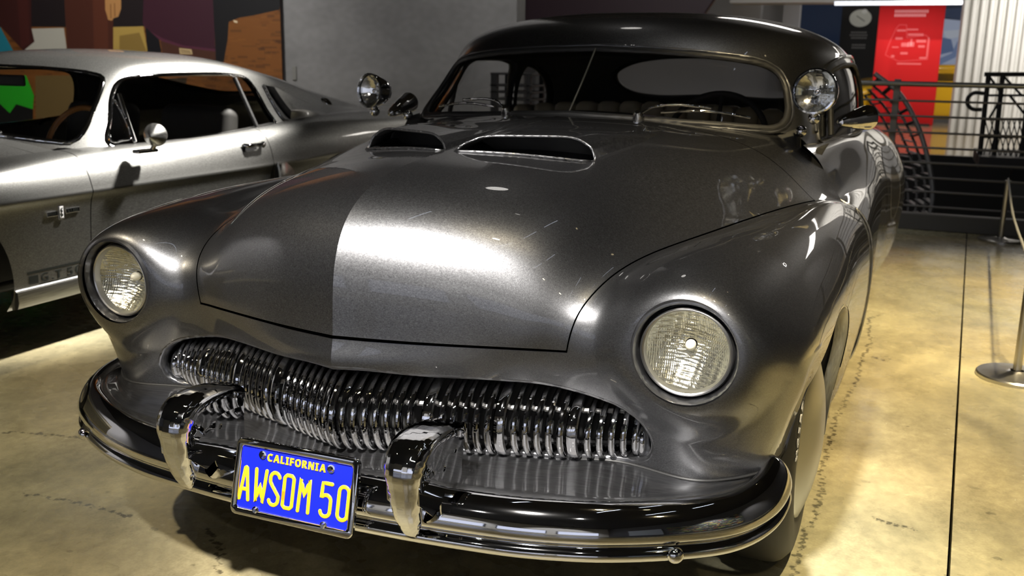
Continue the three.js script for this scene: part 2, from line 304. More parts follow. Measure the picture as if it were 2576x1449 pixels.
{ // wheel arch lips
  const pts = []; for (let i = 0; i <= 60; i++) { const a = lerp(-0.15, Math.PI + 0.32, i / 60); pts.push([WHEEL.z + Math.cos(a) * WHEEL.r / (Math.cos(a) > 0 ? 1.06 : 1), WHEEL.y + Math.sin(a) * WHEEL.r / 0.985]); }
  const onSide = (z, y) => { let best = 1e9, b; for (let i = 0; i <= 70; i++) for (let j = 0; j <= 60; j++) { const p = nose.at(7 + 3 * i / 70, 1.2 + 10.8 * j / 60), d = Math.hypot(p.z - z, p.y - y); if (d < best) { best = d; b = p; } } return b; };
  const path = pts.map(([z, y]) => { const p = onSide(z, y); return V(p.x - 0.004, y, z); });
  // smooth the sampled side position
  for (let k = 0; k < 12; k++) for (let i = 1; i < path.length - 1; i++) path[i].x = (path[i - 1].x + path[i].x * 2 + path[i + 1].x) / 4;
  const fr = i => { const p = path[i]; return [V(1, 0, 0), V(0, WHEEL.y - p.y, WHEEL.z - p.z).normalize()]; };
  const g = sweep(path, fr, [[0.004, -0.003], [0.003, 0.004], [-0.003, 0.007], [-0.03, 0.007], [-0.03, 0.003], [-0.004, -0.002]]);
  part('wheel_arch_lip', creased(g), M.paint, coupe); part('wheel_arch_lip', creased(mirrored(g)), M.paint, coupe);
  const well = sweep(path, fr, [[-0.006, -0.01], [-0.33, -0.01]], { ring: false });
  part('wheel_well', well, M.black, coupe); part('wheel_well', mirrored(well), M.black, coupe);
}
{ // rolled lip of the grille opening
  const path = openHalf.map(([x, y]) => { const [u, v] = nose.find(x, y); const p = nose.at(u, v); return V(x, y, p.z); });
  for (let k = 0; k < 4; k++) for (let i = 1; i < path.length - 1; i++) path[i].z = (path[i - 1].z + 2 * path[i].z + path[i + 1].z) / 4;
  const full = [...path, ...path.slice(1, -1).reverse().map(p => V(-p.x, p.y, p.z))];
  const fr = i => { const n = full.length, a = full[(i - 1 + n) % n], b = full[(i + 1) % n], t = b.clone().sub(a); return [V(-t.y, t.x, 0).normalize(), V(0, 0, 1)]; };
  part('grille_lip', creased(sweep(full, fr, [[0.005, -0.0015], [0.001, 0.0005], [-0.004, -0.0015], [-0.007, -0.007], [-0.0075, -0.03], [-0.002, -0.08], [0.002, -0.08], [-0.002, -0.02]].map(([a, b]) => [a, b]), { closed: true }), 0.9), M.paint, coupe);
}
// gravel pan between body and bumper, floor pan underneath
const BPATH = [[0, 0.022], [0.14, 0.02], [0.27, 0.012], [0.45, -0.010], [0.55, -0.035], [0.63, -0.064], [0.74, -0.122], [0.83, -0.187], [0.885, -0.25], [0.92, -0.325], [0.932, -0.41], [0.925, -0.50]];
const bp = through(BPATH.map(([x, z]) => [x, 0, z]), 90);
const bpFull = [...bp.slice(1).reverse().map(p => V(-p.x, 0, p.z)), ...bp];
{
  const inner = []; for (let i = 0; i <= 90; i++) { const s = i / 90; const u = s < 0.8 ? s / 0.8 * 10 : 10, v = s < 0.8 ? 12 : lerp(12, 7.5, (s - 0.8) / 0.2); inner.push(nose.at(u, v)); }
  const pos = [], idx = [], uv = [], K = 10;
  for (let i = 0; i <= 90; i++) {
    const a = inner[i], nrm = i ? V(-(bp[Math.min(90, i + 1)].z - bp[i - 1].z), 0, bp[Math.min(90, i + 1)].x - bp[i - 1].x).normalize() : V(0, 0, 1);
    const b = bp[i].clone().addScaledVector(nrm, -0.058); b.y = 0.404 + 0.01 * smooth(60, 90, i);
    for (let k = 0; k <= K; k++) {
      const t = k / K, p = a.clone().lerp(b, t); const ya = 0.405 - 0.006 * smooth(0.3, 0.6, Math.abs(a.x));
      p.y = k < 1 ? a.y - 0.004 : lerp(ya, b.y, t) - 0.012 * Math.sin(Math.PI * t) + (k === 1 ? 0.002 : 0);
      if (k === 0) { p.y = ya + 0.004; p.z -= 0.03; }
      if (k === K) p.y -= 0.014;
      pos.push(p.x, p.y, p.z); uv.push(t, i / 90);
    }
  }
  for (let i = 0; i < 90; i++) for (let k = 0; k < K; k++) { const a = i * (K + 1) + k, b = a + 1, c = a + K + 1, d = c + 1; idx.push(a, b, d, a, d, c); }
  const g = geom(pos, null, uv, idx); part('gravel_pan', both(g), M.paint, coupe);
  // dark welting in the joint between fender and pan
  const joint = []; for (let i = 0; i <= 60; i++) { const u = lerp(4.2, 9.9, i / 60); let lo = 9, hi = 12.4; for (let k = 0; k < 24; k++) { const v = (lo + hi) / 2; nose.at(u, v).y > 0.4005 ? lo = v : hi = v; } const p = nose.at(u, lo); joint.push(V(p.x, 0.4005, p.z + 0.002)); }
  for (const s of [1, -1]) part('fender_welting', tube(joint.map(p => V(s * p.x, p.y, p.z)), 0.0032, 6), M.rubber, coupe);
}
// chrome bumper
const frOut = path => i => { const n = path.length, a = path[Math.max(0, i - 1)], b = path[Math.min(n - 1, i + 1)], t = b.clone().sub(a).normalize(); return [V(t.z, 0, -t.x).multiplyScalar(-1), V(0, 1, 0)]; };
{
  const rise = s => { const a = Math.abs(s * 2 - 1); return 0.022 * smooth(0.72, 1, a); };
  const prof = flat2(through([[-0.062, 0.399], [-0.050, 0.406], [-0.038, 0.404], [-0.023, 0.394], [-0.011, 0.379], [-0.003, 0.362], [0, 0.346], [-0.003, 0.336], [-0.011, 0.3305], [-0.0115, 0.327], [-0.005, 0.322], [0.001, 0.312], [-0.003, 0.301], [-0.014, 0.294], [-0.045, 0.292]], 46));
  const back = [[-0.055, 0.30], [-0.062, 0.34], [-0.066, 0.39]];
  const P = [...prof, ...back], n = bpFull.length, fr = frOut(bpFull);
  const pos = [], idx = [], uv = [], m = P.length;
  for (let i = 0; i < n; i++) {
    const s = i / (n - 1), [A] = fr(i), r = rise(s), e = Math.min(i, n - 1 - i), sc = e < 5 ? Math.sqrt(1 - ((5 - e) / 5.2) ** 2) : 1;
    for (let k = 0; k < m; k++) { const cy = 0.352, y = cy + (P[k][1] - cy) * sc + r * 0.9 - 0.006 * (1 - Math.abs(2 * s - 1)) * 0, p = bpFull[i].clone().addScaledVector(A, -0.035 + (P[k][0] + 0.035) * sc); pos.push(p.x, y + (P[k][1] < 0.33 ? r * 0.3 : 0), p.z); uv.push(k / m, s); }
  }
  for (let i = 0; i < n - 1; i++) for (let k = 0; k < m; k++) { const a = i * m + k, b = i * m + (k + 1) % m, c = a + m, d = (i + 1) * m + (k + 1) % m; idx.push(a, d, b, a, c, d); }
  const bumper = part('bumper', geom(pos, null, uv, idx), M.chrome, coupe, 'wide chrome front bumper wrapping round both corners');
  for (const s of [-1, 1]) { const b = new THREE.SphereGeometry(0.017, 20, 10, 0, Math.PI * 2, 0, Math.PI / 2); b.rotateX(Math.PI / 2); b.scale(1, 1, 0.8); b.rotateY(s * 0.6); moved(b, s * 0.752, 0.313, -0.128); part('bumper_bolt', b, M.chrome, bumper); }
}
// bumper guards
{
  // side profile from the back of the top forwards and down the face: [y, z, half width, depth of the side walls]
  const st = [[0.526, -0.10, 0.046, 0.03], [0.539, -0.04, 0.046, 0.035], [0.543, 0.02, 0.046, 0.04], [0.535, 0.068, 0.045, 0.05], [0.511, 0.098, 0.043, 0.06], [0.480, 0.108, 0.040, 0.07], [0.452, 0.103, 0.037, 0.08], [0.41, 0.095, 0.032, 0.078], [0.375, 0.083, 0.027, 0.066], [0.348, 0.068, 0.020, 0.045], [0.332, 0.053, 0.011, 0.025], [0.327, 0.044, 0.003, 0.012]];
  const cy = through(st.map(s => [s[0], s[1], s[2]]), 72), dz = curve(st.map((_, i) => i / (st.length - 1)), st.map(s => s[3]));
  const pos = [], idx = [], uv = [], ring = 37;
  cy.forEach((c, i) => {
    const t = i / 72, prev = cy[Math.max(0, i - 1)], next = cy[Math.min(72, i + 1)], ty = next.x - prev.x, tz = next.y - prev.y, L = Math.hypot(ty, tz), iy = -tz / L, iz = ty / L, w = Math.max(0.002, c.z);
    for (let k = 0; k < ring; k++) {
      const a = lerp(-1, 1, k / (ring - 1)), b = Math.abs(a), rd = lerp(0.35, 0.75, smooth(0.3, 0.55, t)), f = Math.sign(a) * Math.min(1, b * 1.5), back = Math.max(0, b - 1 / 1.5) * 3;
      const x = f * w * (1 - 0.06 * back), d = (1 - Math.pow(Math.max(0, 1 - Math.abs(f) ** 3), 0.5)) * w * rd + back * Math.max(0.004, dz(t));
      pos.push(x, c.x + iy * d, c.y + iz * d); uv.push(k / ring, t);
    }
  });
  for (let i = 0; i < 72; i++) for (let k = 0; k < ring - 1; k++) { const a = i * ring + k, b = a + 1, c = a + ring, d = c + 1; idx.push(a, c, b, b, c, d); }
  const o = pos.length / 3; pos.push(0, 0.50, -0.085); uv.push(0, 0); for (let k = 0; k < ring - 1; k++) idx.push(k, k + 1, o);
  const g = creased(geom(pos, null, uv, idx), 0.9);
  for (const s of [-1, 1]) {
    const gr = part('bumper_guard', moved(g.clone(), s * 0.272, 0, 0), M.chrome, coupe);
    // bracket plates that carry the guard on the bumper, one each side
    const sh = new THREE.Shape(); sh.moveTo(-0.10, 0.385); sh.lineTo(-0.105, 0.522); sh.lineTo(-0.03, 0.532); sh.lineTo(0.05, 0.525); sh.lineTo(0.09, 0.49); sh.lineTo(0.085, 0.42); sh.lineTo(0.03, 0.375); sh.lineTo(-0.02, 0.39);
    for (const [x, y] of [[-0.070, 0.475], [-0.02, 0.455]]) { const h = new THREE.Path(); h.absarc(x, y, 0.006, 0, Math.PI * 2, true); sh.holes.push(h); }
    const b = new THREE.ExtrudeGeometry(sh, { depth: 0.003, bevelEnabled: false }); b.rotateY(-Math.PI / 2);
    for (const q of [-1, 1]) part('guard_bracket', moved(b.clone(), s * 0.272 + q * 0.0335 + 0.0015, 0, 0), M.chrome, gr);
  }
}
// grille teeth
{
  const zf = x => -0.088 - 0.345 * Math.abs(x) - 0.02 * smooth(0.45, 0.65, Math.abs(x));
  const topY = curve([0, 0.3, 0.45, 0.55, 0.62, 0.66], [0.585, 0.575, 0.562, 0.54, 0.512, 0.48]), lowY = curve([0, 0.5, 0.6, 0.64, 0.66], [0.400, 0.398, 0.403, 0.42, 0.44]);
  const tooth = (x, w) => {
    const ax = Math.abs(x), yt = topY(ax), yb = lowY(ax), yc = lerp(yb, yt, 0.42), path = [], k = clamp((0.66 - ax) / 0.12, 0.45, 1);
    for (let i = 0; i <= 26; i++) { const a = lerp(-1.25, 1.45, i / 26), up = Math.sin(a); path.push(V(x, yc + up * (up > 0 ? (yt - yc) : (yc - yb)) * 1.0, zf(x) - (1 - Math.cos(a)) * (a > 0 ? 0.125 * k : 0.06))); }
    const ang = Math.sign(x) * 0.16;
    const fr = i => { const a = path[Math.max(0, i - 1)], b = path[Math.min(26, i + 1)], t = b.clone().sub(a).normalize(), X = V(Math.cos(ang), 0, -Math.sin(ang)), N = X.clone().cross(t).normalize(); return [X, N]; };
    const h = w / 2;
    return creased(sweep(path, fr, [[-h, -0.022], [-h, -0.003], [-h * 0.75, 0.0005], [-h * 0.3, 0.0022], [h * 0.3, 0.0022], [h * 0.75, 0.0005], [h, -0.003], [h, -0.022], [h - 0.0015, -0.022], [h - 0.0015, -0.004], [-h + 0.0015, -0.004], [-h + 0.0015, -0.022]], { caps: false }), 0.45);
  };
  const xs = [[0, 0.0135]]; for (const s of [-1, 1]) { for (let k = 1; k <= 7; k++) xs.push([s * k * 0.0228, 0.0135]); let x = 0.195; for (let g = 0; g < 3; g++) { xs.push([s * x, 0.0255]); for (let k = 1; k <= 5; k++) xs.push([s * (x + 0.0075 + k * 0.0232), 0.0145]); x += 0.1465; } }
  xs.sort((a, b) => a[0] - b[0]).forEach(([x, w]) => part('grille_tooth', tooth(x, w), M.chrome, coupe));
  // rounded chrome caps at both ends, with the slot
  for (const s of [-1, 1]) {
    const path = []; const yt = 0.502, yb = 0.408; for (let i = 0; i <= 22; i++) { const a = lerp(-1.5, 1.5, i / 22); path.push(V(0.634, lerp(yb, yt, 0.46) + Math.sin(a) * 0.047, -0.318 - (1 - Math.cos(a)) * 0.05)); }
    const g = sweep(path, i => [V(0.78, 0, -0.62), V(0.62, 0, 0.78)], flat2(through([[-0.012, -0.03], [-0.011, -0.004], [-0.006, 0.0], [0.008, -0.001], [0.02, -0.008], [0.024, -0.03]], 16)), { ring: false, scale: t => [Math.sqrt(Math.max(0.08, 1 - (2 * t - 1) ** 4)), 1] });
    part('grille_end_cap', s > 0 ? g : mirrored(g), M.chrome, coupe, 'rounded chrome cap at the end of the grille');
  }
  // horizontal supports and black core
  for (const [y, dz, m] of [[0.515, -0.05, M.satin], [0.44, -0.055, M.darkSteel]]) { const pts = []; for (let i = -20; i <= 20; i++) { const x = i / 20 * 0.62; pts.push(V(x, y - 0.012 * Math.abs(x), zf(x) + dz)); } part('grille_support', tube(pts, 0.006, 6), m, coupe); }
  const core = []; for (let i = -24; i <= 24; i++) { const x = i / 24 * 0.67; core.push(V(x, 0, zf(x) - 0.13)); }
  part('grille_core', sweep(core, i => [V(0, 0, 1), V(0, 1, 0)], [[0.0, 0.62], [0, 0.38], [0.09, 0.395]], { ring: false }), M.black, coupe);
}
// point on the plane axis = value that the camera sees at a pixel of the 2576 x 1449 frame (used to measure real places)
camera.updateMatrixWorld(true);
const FPX = 724.5 / Math.tan(THREE.MathUtils.degToRad(32.947 / 2));
function at(px, py, axis, val) { const d = V((px - 1288) / FPX, -(py - 724.5) / FPX, -1).applyQuaternion(camera.quaternion), o = camera.position; const k = (val - o[axis]) / d[axis]; return o.clone().addScaledVector(d, k); }
function hoodY(x, z) { const ax = Math.abs(x); let lo = 0, hi = 5.5, u = 0; for (let k = 0; k < 30; k++) { const v = (lo + hi) / 2; let a = 0, b = 4; for (let q = 0; q < 24; q++) { u = (a + b) / 2; nose.at(u, v).x < ax ? a = u : b = u; } nose.at(u, v).z < z ? lo = v : hi = v; } return nose.at(u, lo).y; }
// hood scoops: flat-topped, the mouths swept back towards the outside
for (const s of [1, -1]) {
  const x0 = 0.016, x1 = 0.338, zl = 0.60, N = 48, K = 36, pos = [], idx = [], uv = [];
  const prof = f => Math.pow(Math.max(0, 1 - Math.pow(Math.abs(f), 6)), 0.7);
  const outline = [];
  for (let k = 0; k <= K; k++) for (let i = 0; i <= N; i++) {
    const t = k / K, f = lerp(-1, 1, i / N), sp = f > 0 ? 1 + 0.30 * smooth(0, 0.6, t) : 1, xx = clamp(lerp(x0, x1, (f * sp + 1) / 2), 0.004, 0.6), zz = mouthZ(lerp(x0, x1, (f + 1) / 2)) - 0.03 - 0.025 * prof(f) - t * zl;
    const base = hoodY(xx, zz), roof = Math.max(0.004, 1.052 - base + 0.015 * t) * (1 - smooth(0.25, 1, t));
    const y = base + prof(f) * roof - (Math.abs(f) > 0.999 ? 0.003 : 0) - (k === K ? 0.003 : 0);
    pos.push(xx, y, zz); uv.push(t, f); if (k === 0) outline.push(V(xx, y, zz));
  }
  for (let k = 0; k < K; k++) for (let i = 0; i < N; i++) { const a = k * (N + 1) + i, b = a + 1, c = a + N + 1, d = c + 1; idx.push(a, d, c, a, b, d); }
  const g = geom(pos, null, uv, idx);
  const low = []; for (let i = 1; i < 24; i++) { const f = lerp(1, -1, i / 24), x = lerp(x0, x1, (f + 1) / 2), z = mouthZ(x) - 0.012 + 0.012 * Math.pow(1 - f ** 4, 0.6); low.push(V(x, hoodY(x, z) + 0.0015, z)); }
  const rimPath = through([...outline.filter((_, i) => i % 2 === 0), ...low].map(p => [p.x, p.y + 0.001, p.z]), 170, true);
  const rim = tube(rimPath, 0.0038, 8, { closed: true });
  const duct = []; for (let k = 0; k <= 10; k++) for (let i = 0; i <= N; i++) { const q = (k * (N + 1) + i) * 3; duct.push(pos[q], pos[q + 1] - 0.004, pos[q + 2] - 0.003); }
  const di = []; for (let k = 0; k < 10; k++) for (let i = 0; i < N; i++) { const a = k * (N + 1) + i, b = a + 1, c = a + N + 1, d = c + 1; di.push(a, c, d, a, d, b); }
  const back = []; for (let i = 0; i <= N; i++) { const q = (9 * (N + 1) + i) * 3; back.push(pos[q], pos[q + 1] - 0.003, pos[q + 2], pos[q], 0.95, pos[q + 2]); } const bi = []; for (let i = 0; i < N; i++) bi.push(i * 2, i * 2 + 1, i * 2 + 3, i * 2, i * 2 + 3, i * 2 + 2);
  const put = q => s > 0 ? q : mirrored(q);
  const sc = part('hood_scoop', put(merge([g, rim])), M.paint, coupe);
  part('duct', put(geom(duct, null, null, di)), M.black, sc); part('duct_screen', put(geom(back, null, null, bi)), M.black, sc);
}
// ---- headlights
const ribs = (x, y) => { const top = y > 0.028, z = Math.abs(x) < 0.03; return 0.0011 * Math.abs(Math.sin(x / (top ? 0.0052 : z ? 0.0034 : 0.0044) * Math.PI)) + 0.0011 * Math.max(0, Math.cos(y / 0.0125 * 2 * Math.PI + (z ? 0 : 1.3)) ** 9) + 0.0007 * Math.sin(x * 260 + y * 410) * Math.sin(y * 520 - x * 90); };
function headlight(s) {
  const g = group('headlight', coupe); g.position.set(s * LAMP.x, LAMP.y, LAMP.z - 0.006); g.rotation.set(0.02, s * 0.05, 0);
  // painted tunnel from the fender rim to the retaining ring
  part('bezel', lathe([[0.112, -0.004], [0.108, 0.004], [0.1045, 0.0045], [0.1015, 0.001], [0.0995, -0.008], [0.097, -0.028], [0.09, -0.032]], 72, 'z'), M.paint, g);
  part('retaining_ring', lathe([[0.0935, -0.03], [0.0935, -0.016], [0.0915, -0.0105], [0.0885, -0.009], [0.0855, -0.011], [0.0835, -0.017], [0.083, -0.026]], 72, 'z'), M.satin, g, 'bright metal retaining ring');
  const R = 0.0845, n = 230, nr = 56, front = [], ix = [], pos = [], uv = [];
  const face = (back) => { const o = pos.length / 3; for (let r = 0; r <= nr; r++) for (let a = 0; a < n; a++) { const q = R * r / nr, th = a / n * 2 * Math.PI, x = q * Math.cos(th), y = q * Math.sin(th), dome = 0.015 * (1 - (q / R) ** 2) - 0.02; pos.push(x, y, back ? dome - 0.0035 - ribs(x, y) * (1 - (q / R) ** 8) : dome); uv.push(x, y); } for (let r = 0; r < nr; r++) for (let a = 0; a < n; a++) { const A = o + r * n + a, B = o + r * n + (a + 1) % n, C = A + n, D = B + n; back ? ix.push(A, D, C, A, B, D) : ix.push(A, C, D, A, D, B); } };
  face(true); const o2 = (nr + 1) * n; 
  part('lens', geom(pos, null, uv, ix), phys(0xffffff, 0.12, 0, { transmission: 1, thickness: 0, ior: 1.5 }), g, 'fluted clear glass lens');
  const rp = [], ri = [], rr = 60; for (let r = 0; r <= rr; r++) for (let a = 0; a < n; a++) { const q = lerp(0.012, 0.0845, r / rr), th = a / n * 2 * Math.PI, x = q * Math.cos(th), y = q * Math.sin(th); rp.push(x, y, -0.027 - 0.050 * (1 - (q / 0.0845) ** 2) + ribs(x * 1.1, y * 0.9) * 1.2); } for (let r = 0; r < rr; r++) for (let a = 0; a < n; a++) { const A = r * n + a, B = r * n + (a + 1) % n; ri.push(A, A + n, B + n, A, B + n, B); }
  part('reflector', geom(rp, null, null, ri), std(lin(0.86, 0.84, 0.70), 0.22, 1), g);
  const b = new THREE.SphereGeometry(0.011, 16, 12); b.scale(1, 1, 1.5); moved(b, 0, 0, -0.066); part('bulb', b, std(lin(0.8, 0.75, 0.6), 0.3), g);
}
headlight(1); headlight(-1);
// ---- licence plate
{
  const g = group('licence_plate', coupe); g.position.set(-0.008, 0.381, 0.037); g.rotation.x = -0.243;
  const w = 0.137, h = 0.0675;
  part('plate_panel', rbox(w * 2 + 0.01, h * 2 + 0.008, 0.003, 0.0014), std(lin(0.004, 0.012, 0.62), 0.35), g, 'blue embossed plate');
  const rr = (x, y, r) => { const s = new THREE.Shape(); s.moveTo(-x + r, -y); s.lineTo(x - r, -y); s.absarc(x - r, -y + r, r, -Math.PI / 2, 0); s.lineTo(x, y - r); s.absarc(x - r, y - r, r, 0, Math.PI / 2); s.lineTo(-x + r, y); s.absarc(-x + r, y - r, r, Math.PI / 2, Math.PI); s.lineTo(-x, -y + r); s.absarc(-x + r, -y + r, r, Math.PI, Math.PI * 1.5); return s; };
  const fs = rr(w + 0.0095, h + 0.011, 0.012); fs.holes.push(rr(w - 0.001, h - 0.0005, 0.007));
  part('plate_frame', creased(moved(new THREE.ExtrudeGeometry(fs, { depth: 0.006, bevelEnabled: true, bevelSize: 0.0025, bevelThickness: 0.003, bevelSegments: 4, curveSegments: 8 }), 0, 0, -0.003), 0.9), M.chrome, g);
  part('plate_backing', moved(rbox(w * 2 + 0.012, h * 2 + 0.014, 0.006, 0.002), 0, 0, -0.006), M.chrome, g);
  const yellow = std(lin(0.92, 0.5, 0.012), 0.4);
  const stroke = (list, r) => merge(list.map(pts => { const path = pts.map(p => V(p[0], p[1], 0)), dense = []; for (let i = 0; i + 1 < path.length; i++) for (let k = 0; k < 3; k++) dense.push(path[i].clone().lerp(path[i + 1], k / 3)); dense.push(path[path.length - 1]); const g2 = sweep(dense, frames(dense, V(0, 0, 1)), circle(r, 14, 0.0022).reverse(), { caps: false }); const ends = [dense[0], dense[dense.length - 1]].map(p => { const sp = new THREE.SphereGeometry(r, 14, 8); sp.scale(1, 1, 0.0022 / r); return moved(sp, p.x, p.y, 0); }); return merge([g2, ...ends]); }));
  const arc = (cx, cy, rx, ry, a0, a1, n = 10) => [...Array(n + 1)].map((_, i) => { const a = lerp(a0, a1, i / n) * Math.PI / 180; return [cx + rx * Math.cos(a), cy + ry * Math.sin(a)]; });
  const W = 0.0112, Hh = 0.0335;
  const G = {
    A: [[[-W, -Hh], [-0.002, Hh], [0.002, Hh], [W, -Hh]], [[-W * 0.62, -0.0125], [W * 0.62, -0.0125]]],
    W: [[[-W * 1.15, Hh], [-W * 0.75, -Hh], [0, 0.004], [W * 0.75, -Hh], [W * 1.15, Hh]]],
    S: [[...arc(0, Hh - 0.0115, W, 0.0115, 15, 180), ...[[-W, 0.014], [-W * 0.5, 0.006], [W * 0.5, -0.007], [W, -0.014]], ...arc(0, -Hh + 0.0115, W, 0.0115, 0, -165)]],
    O: [[[-W, -Hh + 0.005], [-W, Hh - 0.005], [-W + 0.005, Hh], [W - 0.005, Hh], [W, Hh - 0.005], [W, -Hh + 0.005], [W - 0.005, -Hh], [-W + 0.005, -Hh], [-W, -Hh + 0.005], [-W, 0]]],
    M: [[[-W * 1.1, -Hh], [-W * 0.95, Hh], [0, -0.002], [W * 0.95, Hh], [W * 1.1, -Hh]]],
    5: [[[W, Hh], [-W * 0.9, Hh], [-W, 0.004], [-W * 0.5, 0.0085], [0, 0.010], ...arc(0, -0.001, W, 0.011, 90, 0, 5), ...[[W, -Hh + 0.011]], ...arc(0, -Hh + 0.011, W, 0.011, 0, -170)]],
    0: [[...arc(0, Hh - 0.011, W, 0.011, 0, 180), ...arc(0, -Hh + 0.011, W, 0.011, 180, 360), [W, 0], [W, Hh - 0.011]]],
  };
  const xs = [-0.1205, -0.082, -0.047, -0.0125, 0.0265, 0.0785, 0.119];
  ['A', 'W', 'S', 'O', 'M', '5', '0'].forEach((c, i) => { const gg = stroke(G[c], 0.0042); part('plate_letter', moved(gg, xs[i], -0.0135, 0.0016), yellow, g); });
  const font = await new FontLoader().loadAsync('fonts/droid/droid_sans_bold.typeface.json');
  M.font = font;
  { const made = [...'CALIFORNIA'].map(c => { const t = new TextGeometry(c, { font, size: 0.0152, depth: 0.0016, curveSegments: 4, bevelEnabled: true, bevelSize: 0.0004, bevelThickness: 0.0008, bevelSegments: 2 }); t.computeBoundingBox(); t.translate(-t.boundingBox.min.x, 0, 0); return [t, t.boundingBox.max.x - t.boundingBox.min.x]; }), gap = (0.142 - made.reduce((q, m) => q + m[1], 0)) / 9; let x = -0.071; for (const [t, wd] of made) { part('plate_letter', moved(t, x, 0.0415, 0.0012), yellow, g); x += wd + gap; } }
  const bolt = lathe([[0.0001, 0.006], [0.004, 0.0055], [0.0055, 0.0035], [0.006, 0.0025], [0.009, 0.0015], [0.0092, -0.001]], 12, 'z');
  for (const [x, y] of [[-0.083, 0.052], [0.084, 0.051], [-0.086, -0.0655], [0.080, -0.0655]]) part('plate_bolt', moved(bolt.clone(), x, y, 0.003), M.chrome, g);
}
// ---- cabin: windscreen, roof, rear window as one smooth dome
const DOMEH = [
  [[0, 1.058, -1.575], [0, 1.175, -1.73], [0, 1.302, -1.885], [0, 1.385, -2.02], [0, 1.440, -2.35], [0, 1.458, -2.8], [0, 1.436, -3.2], [0, 1.36, -3.6], [0, 1.2, -3.95], [0, 0.98, -4.3]],
  [[0.18, 1.056, -1.60], [0.18, 1.172, -1.745], [0.18, 1.297, -1.893], [0.18, 1.382, -2.03], [0.2, 1.437, -2.35], [0.2, 1.454, -2.8], [0.195, 1.432, -3.2], [0.19, 1.355, -3.6], [0.18, 1.195, -3.95], [0.17, 0.98, -4.3]],
  [[0.36, 1.046, -1.65], [0.36, 1.163, -1.783], [0.36, 1.285, -1.915], [0.36, 1.372, -2.06], [0.4, 1.422, -2.36], [0.4, 1.438, -2.8], [0.39, 1.416, -3.2], [0.37, 1.335, -3.6], [0.34, 1.18, -3.95], [0.32, 0.975, -4.3]],
  [[0.52, 1.037, -1.715], [0.515, 1.148, -1.835], [0.515, 1.266, -1.955], [0.53, 1.35, -2.11], [0.57, 1.392, -2.4], [0.57, 1.408, -2.8], [0.55, 1.385, -3.2], [0.52, 1.30, -3.6], [0.47, 1.155, -3.97], [0.44, 0.97, -4.3]],
  [[0.635, 1.028, -1.785], [0.625, 1.128, -1.90], [0.625, 1.232, -2.02], [0.665, 1.306, -2.19], [0.705, 1.345, -2.45], [0.715, 1.355, -2.83], [0.69, 1.33, -3.25], [0.64, 1.25, -3.65], [0.58, 1.12, -4.0], [0.53, 0.965, -4.3]],
  [[0.70, 1.018, -1.83], [0.70, 1.095, -1.955], [0.70, 1.172, -2.09], [0.745, 1.235, -2.28], [0.795, 1.268, -2.55], [0.81, 1.272, -2.9], [0.785, 1.25, -3.3], [0.73, 1.17, -3.7], [0.66, 1.07, -4.03], [0.6, 0.96, -4.3]],
  [[0.74, 1.003, -1.86], [0.75, 1.05, -2.0], [0.76, 1.085, -2.16], [0.795, 1.115, -2.36], [0.84, 1.13, -2.62], [0.855, 1.13, -2.95], [0.835, 1.12, -3.35], [0.78, 1.07, -3.75], [0.71, 1.02, -4.07], [0.65, 0.955, -4.3]],
  [[0.765, 0.975, -1.88], [0.785, 0.972, -2.06], [0.80, 0.97, -2.24], [0.825, 0.968, -2.44], [0.86, 0.966, -2.68], [0.87, 0.966, -2.98], [0.85, 0.965, -3.38], [0.80, 0.96, -3.8], [0.74, 0.955, -4.1], [0.69, 0.945, -4.3]],
];
const dome = new Surf([...DOMEH.slice(1).reverse().map(r => r.map(p => [-p[0], p[1], p[2]])), ...DOMEH]);
const domeFind = (S, key, A, B, u0, u1, v0, v1) => {
  let best = 1e9, bu = 0, bv = 0;
  for (let i = 0; i <= 50; i++) for (let j = 0; j <= 50; j++) { const u = lerp(u0, u1, i / 50), v = lerp(v0, v1, j / 50), [a, b] = key(S.at(u, v)), d = Math.hypot(a - A, b - B); if (d < best) { best = d; bu = u; bv = v; } }
  for (let k = 0; k < 10; k++) { const e = 1e-3, p = key(S.at(bu, bv)), a = key(S.at(bu + e, bv)), b = key(S.at(bu, bv + e)), xu = (a[0] - p[0]) / e, yu = (a[1] - p[1]) / e, xv = (b[0] - p[0]) / e, yv = (b[1] - p[1]) / e, D = xu * yv - xv * yu || 1e-9, dx = A - p[0], dy = B - p[1]; bu = clamp(bu + (dx * yv - dy * xv) / D, u0, u1); bv = clamp(bv + (dy * xu - dx * yu) / D, v0, v1); }
  return [bu, bv];
};
const xy = p => [p.x, p.y], zy = p => [p.z, p.y];
const WSH = [[0, 1.071], [0.177, 1.064], [0.344, 1.054], [0.5, 1.046], [0.60, 1.038], [0.652, 1.036], [0.679, 1.050], [0.684, 1.085], [0.672, 1.132], [0.653, 1.182], [0.625, 1.220], [0.58, 1.245], [0.5, 1.261], [0.29, 1.280], [0, 1.292]];
const wsHalf = flat2(through(WSH, 80)), wsPoly = [...wsHalf, ...wsHalf.slice(1, -1).reverse().map(p => [-p[0], p[1]])];
const DOORW = [[-2.06, 0.99], [-2.12, 1.06], [-2.25, 1.16], [-2.36, 1.215], [-2.5, 1.242], [-2.75, 1.252], [-2.97, 1.246], [-3.06, 1.225], [-3.08, 1.19], [-3.085, 0.99]];
const QUART = [[-3.17, 0.995], [-3.165, 1.19], [-3.19, 1.222], [-3.28, 1.222], [-3.42, 1.185], [-3.54, 1.115], [-3.585, 1.05], [-3.575, 1.005], [-3.53, 0.992]];
const REARW = [[0, 1.285], [0.25, 1.275], [0.42, 1.24], [0.52, 1.185], [0.535, 1.13], [0.49, 1.08], [0.36, 1.055], [0, 1.065]];
const closedPoly = (pts, n = 120) => flat2(through(pts, n, true));
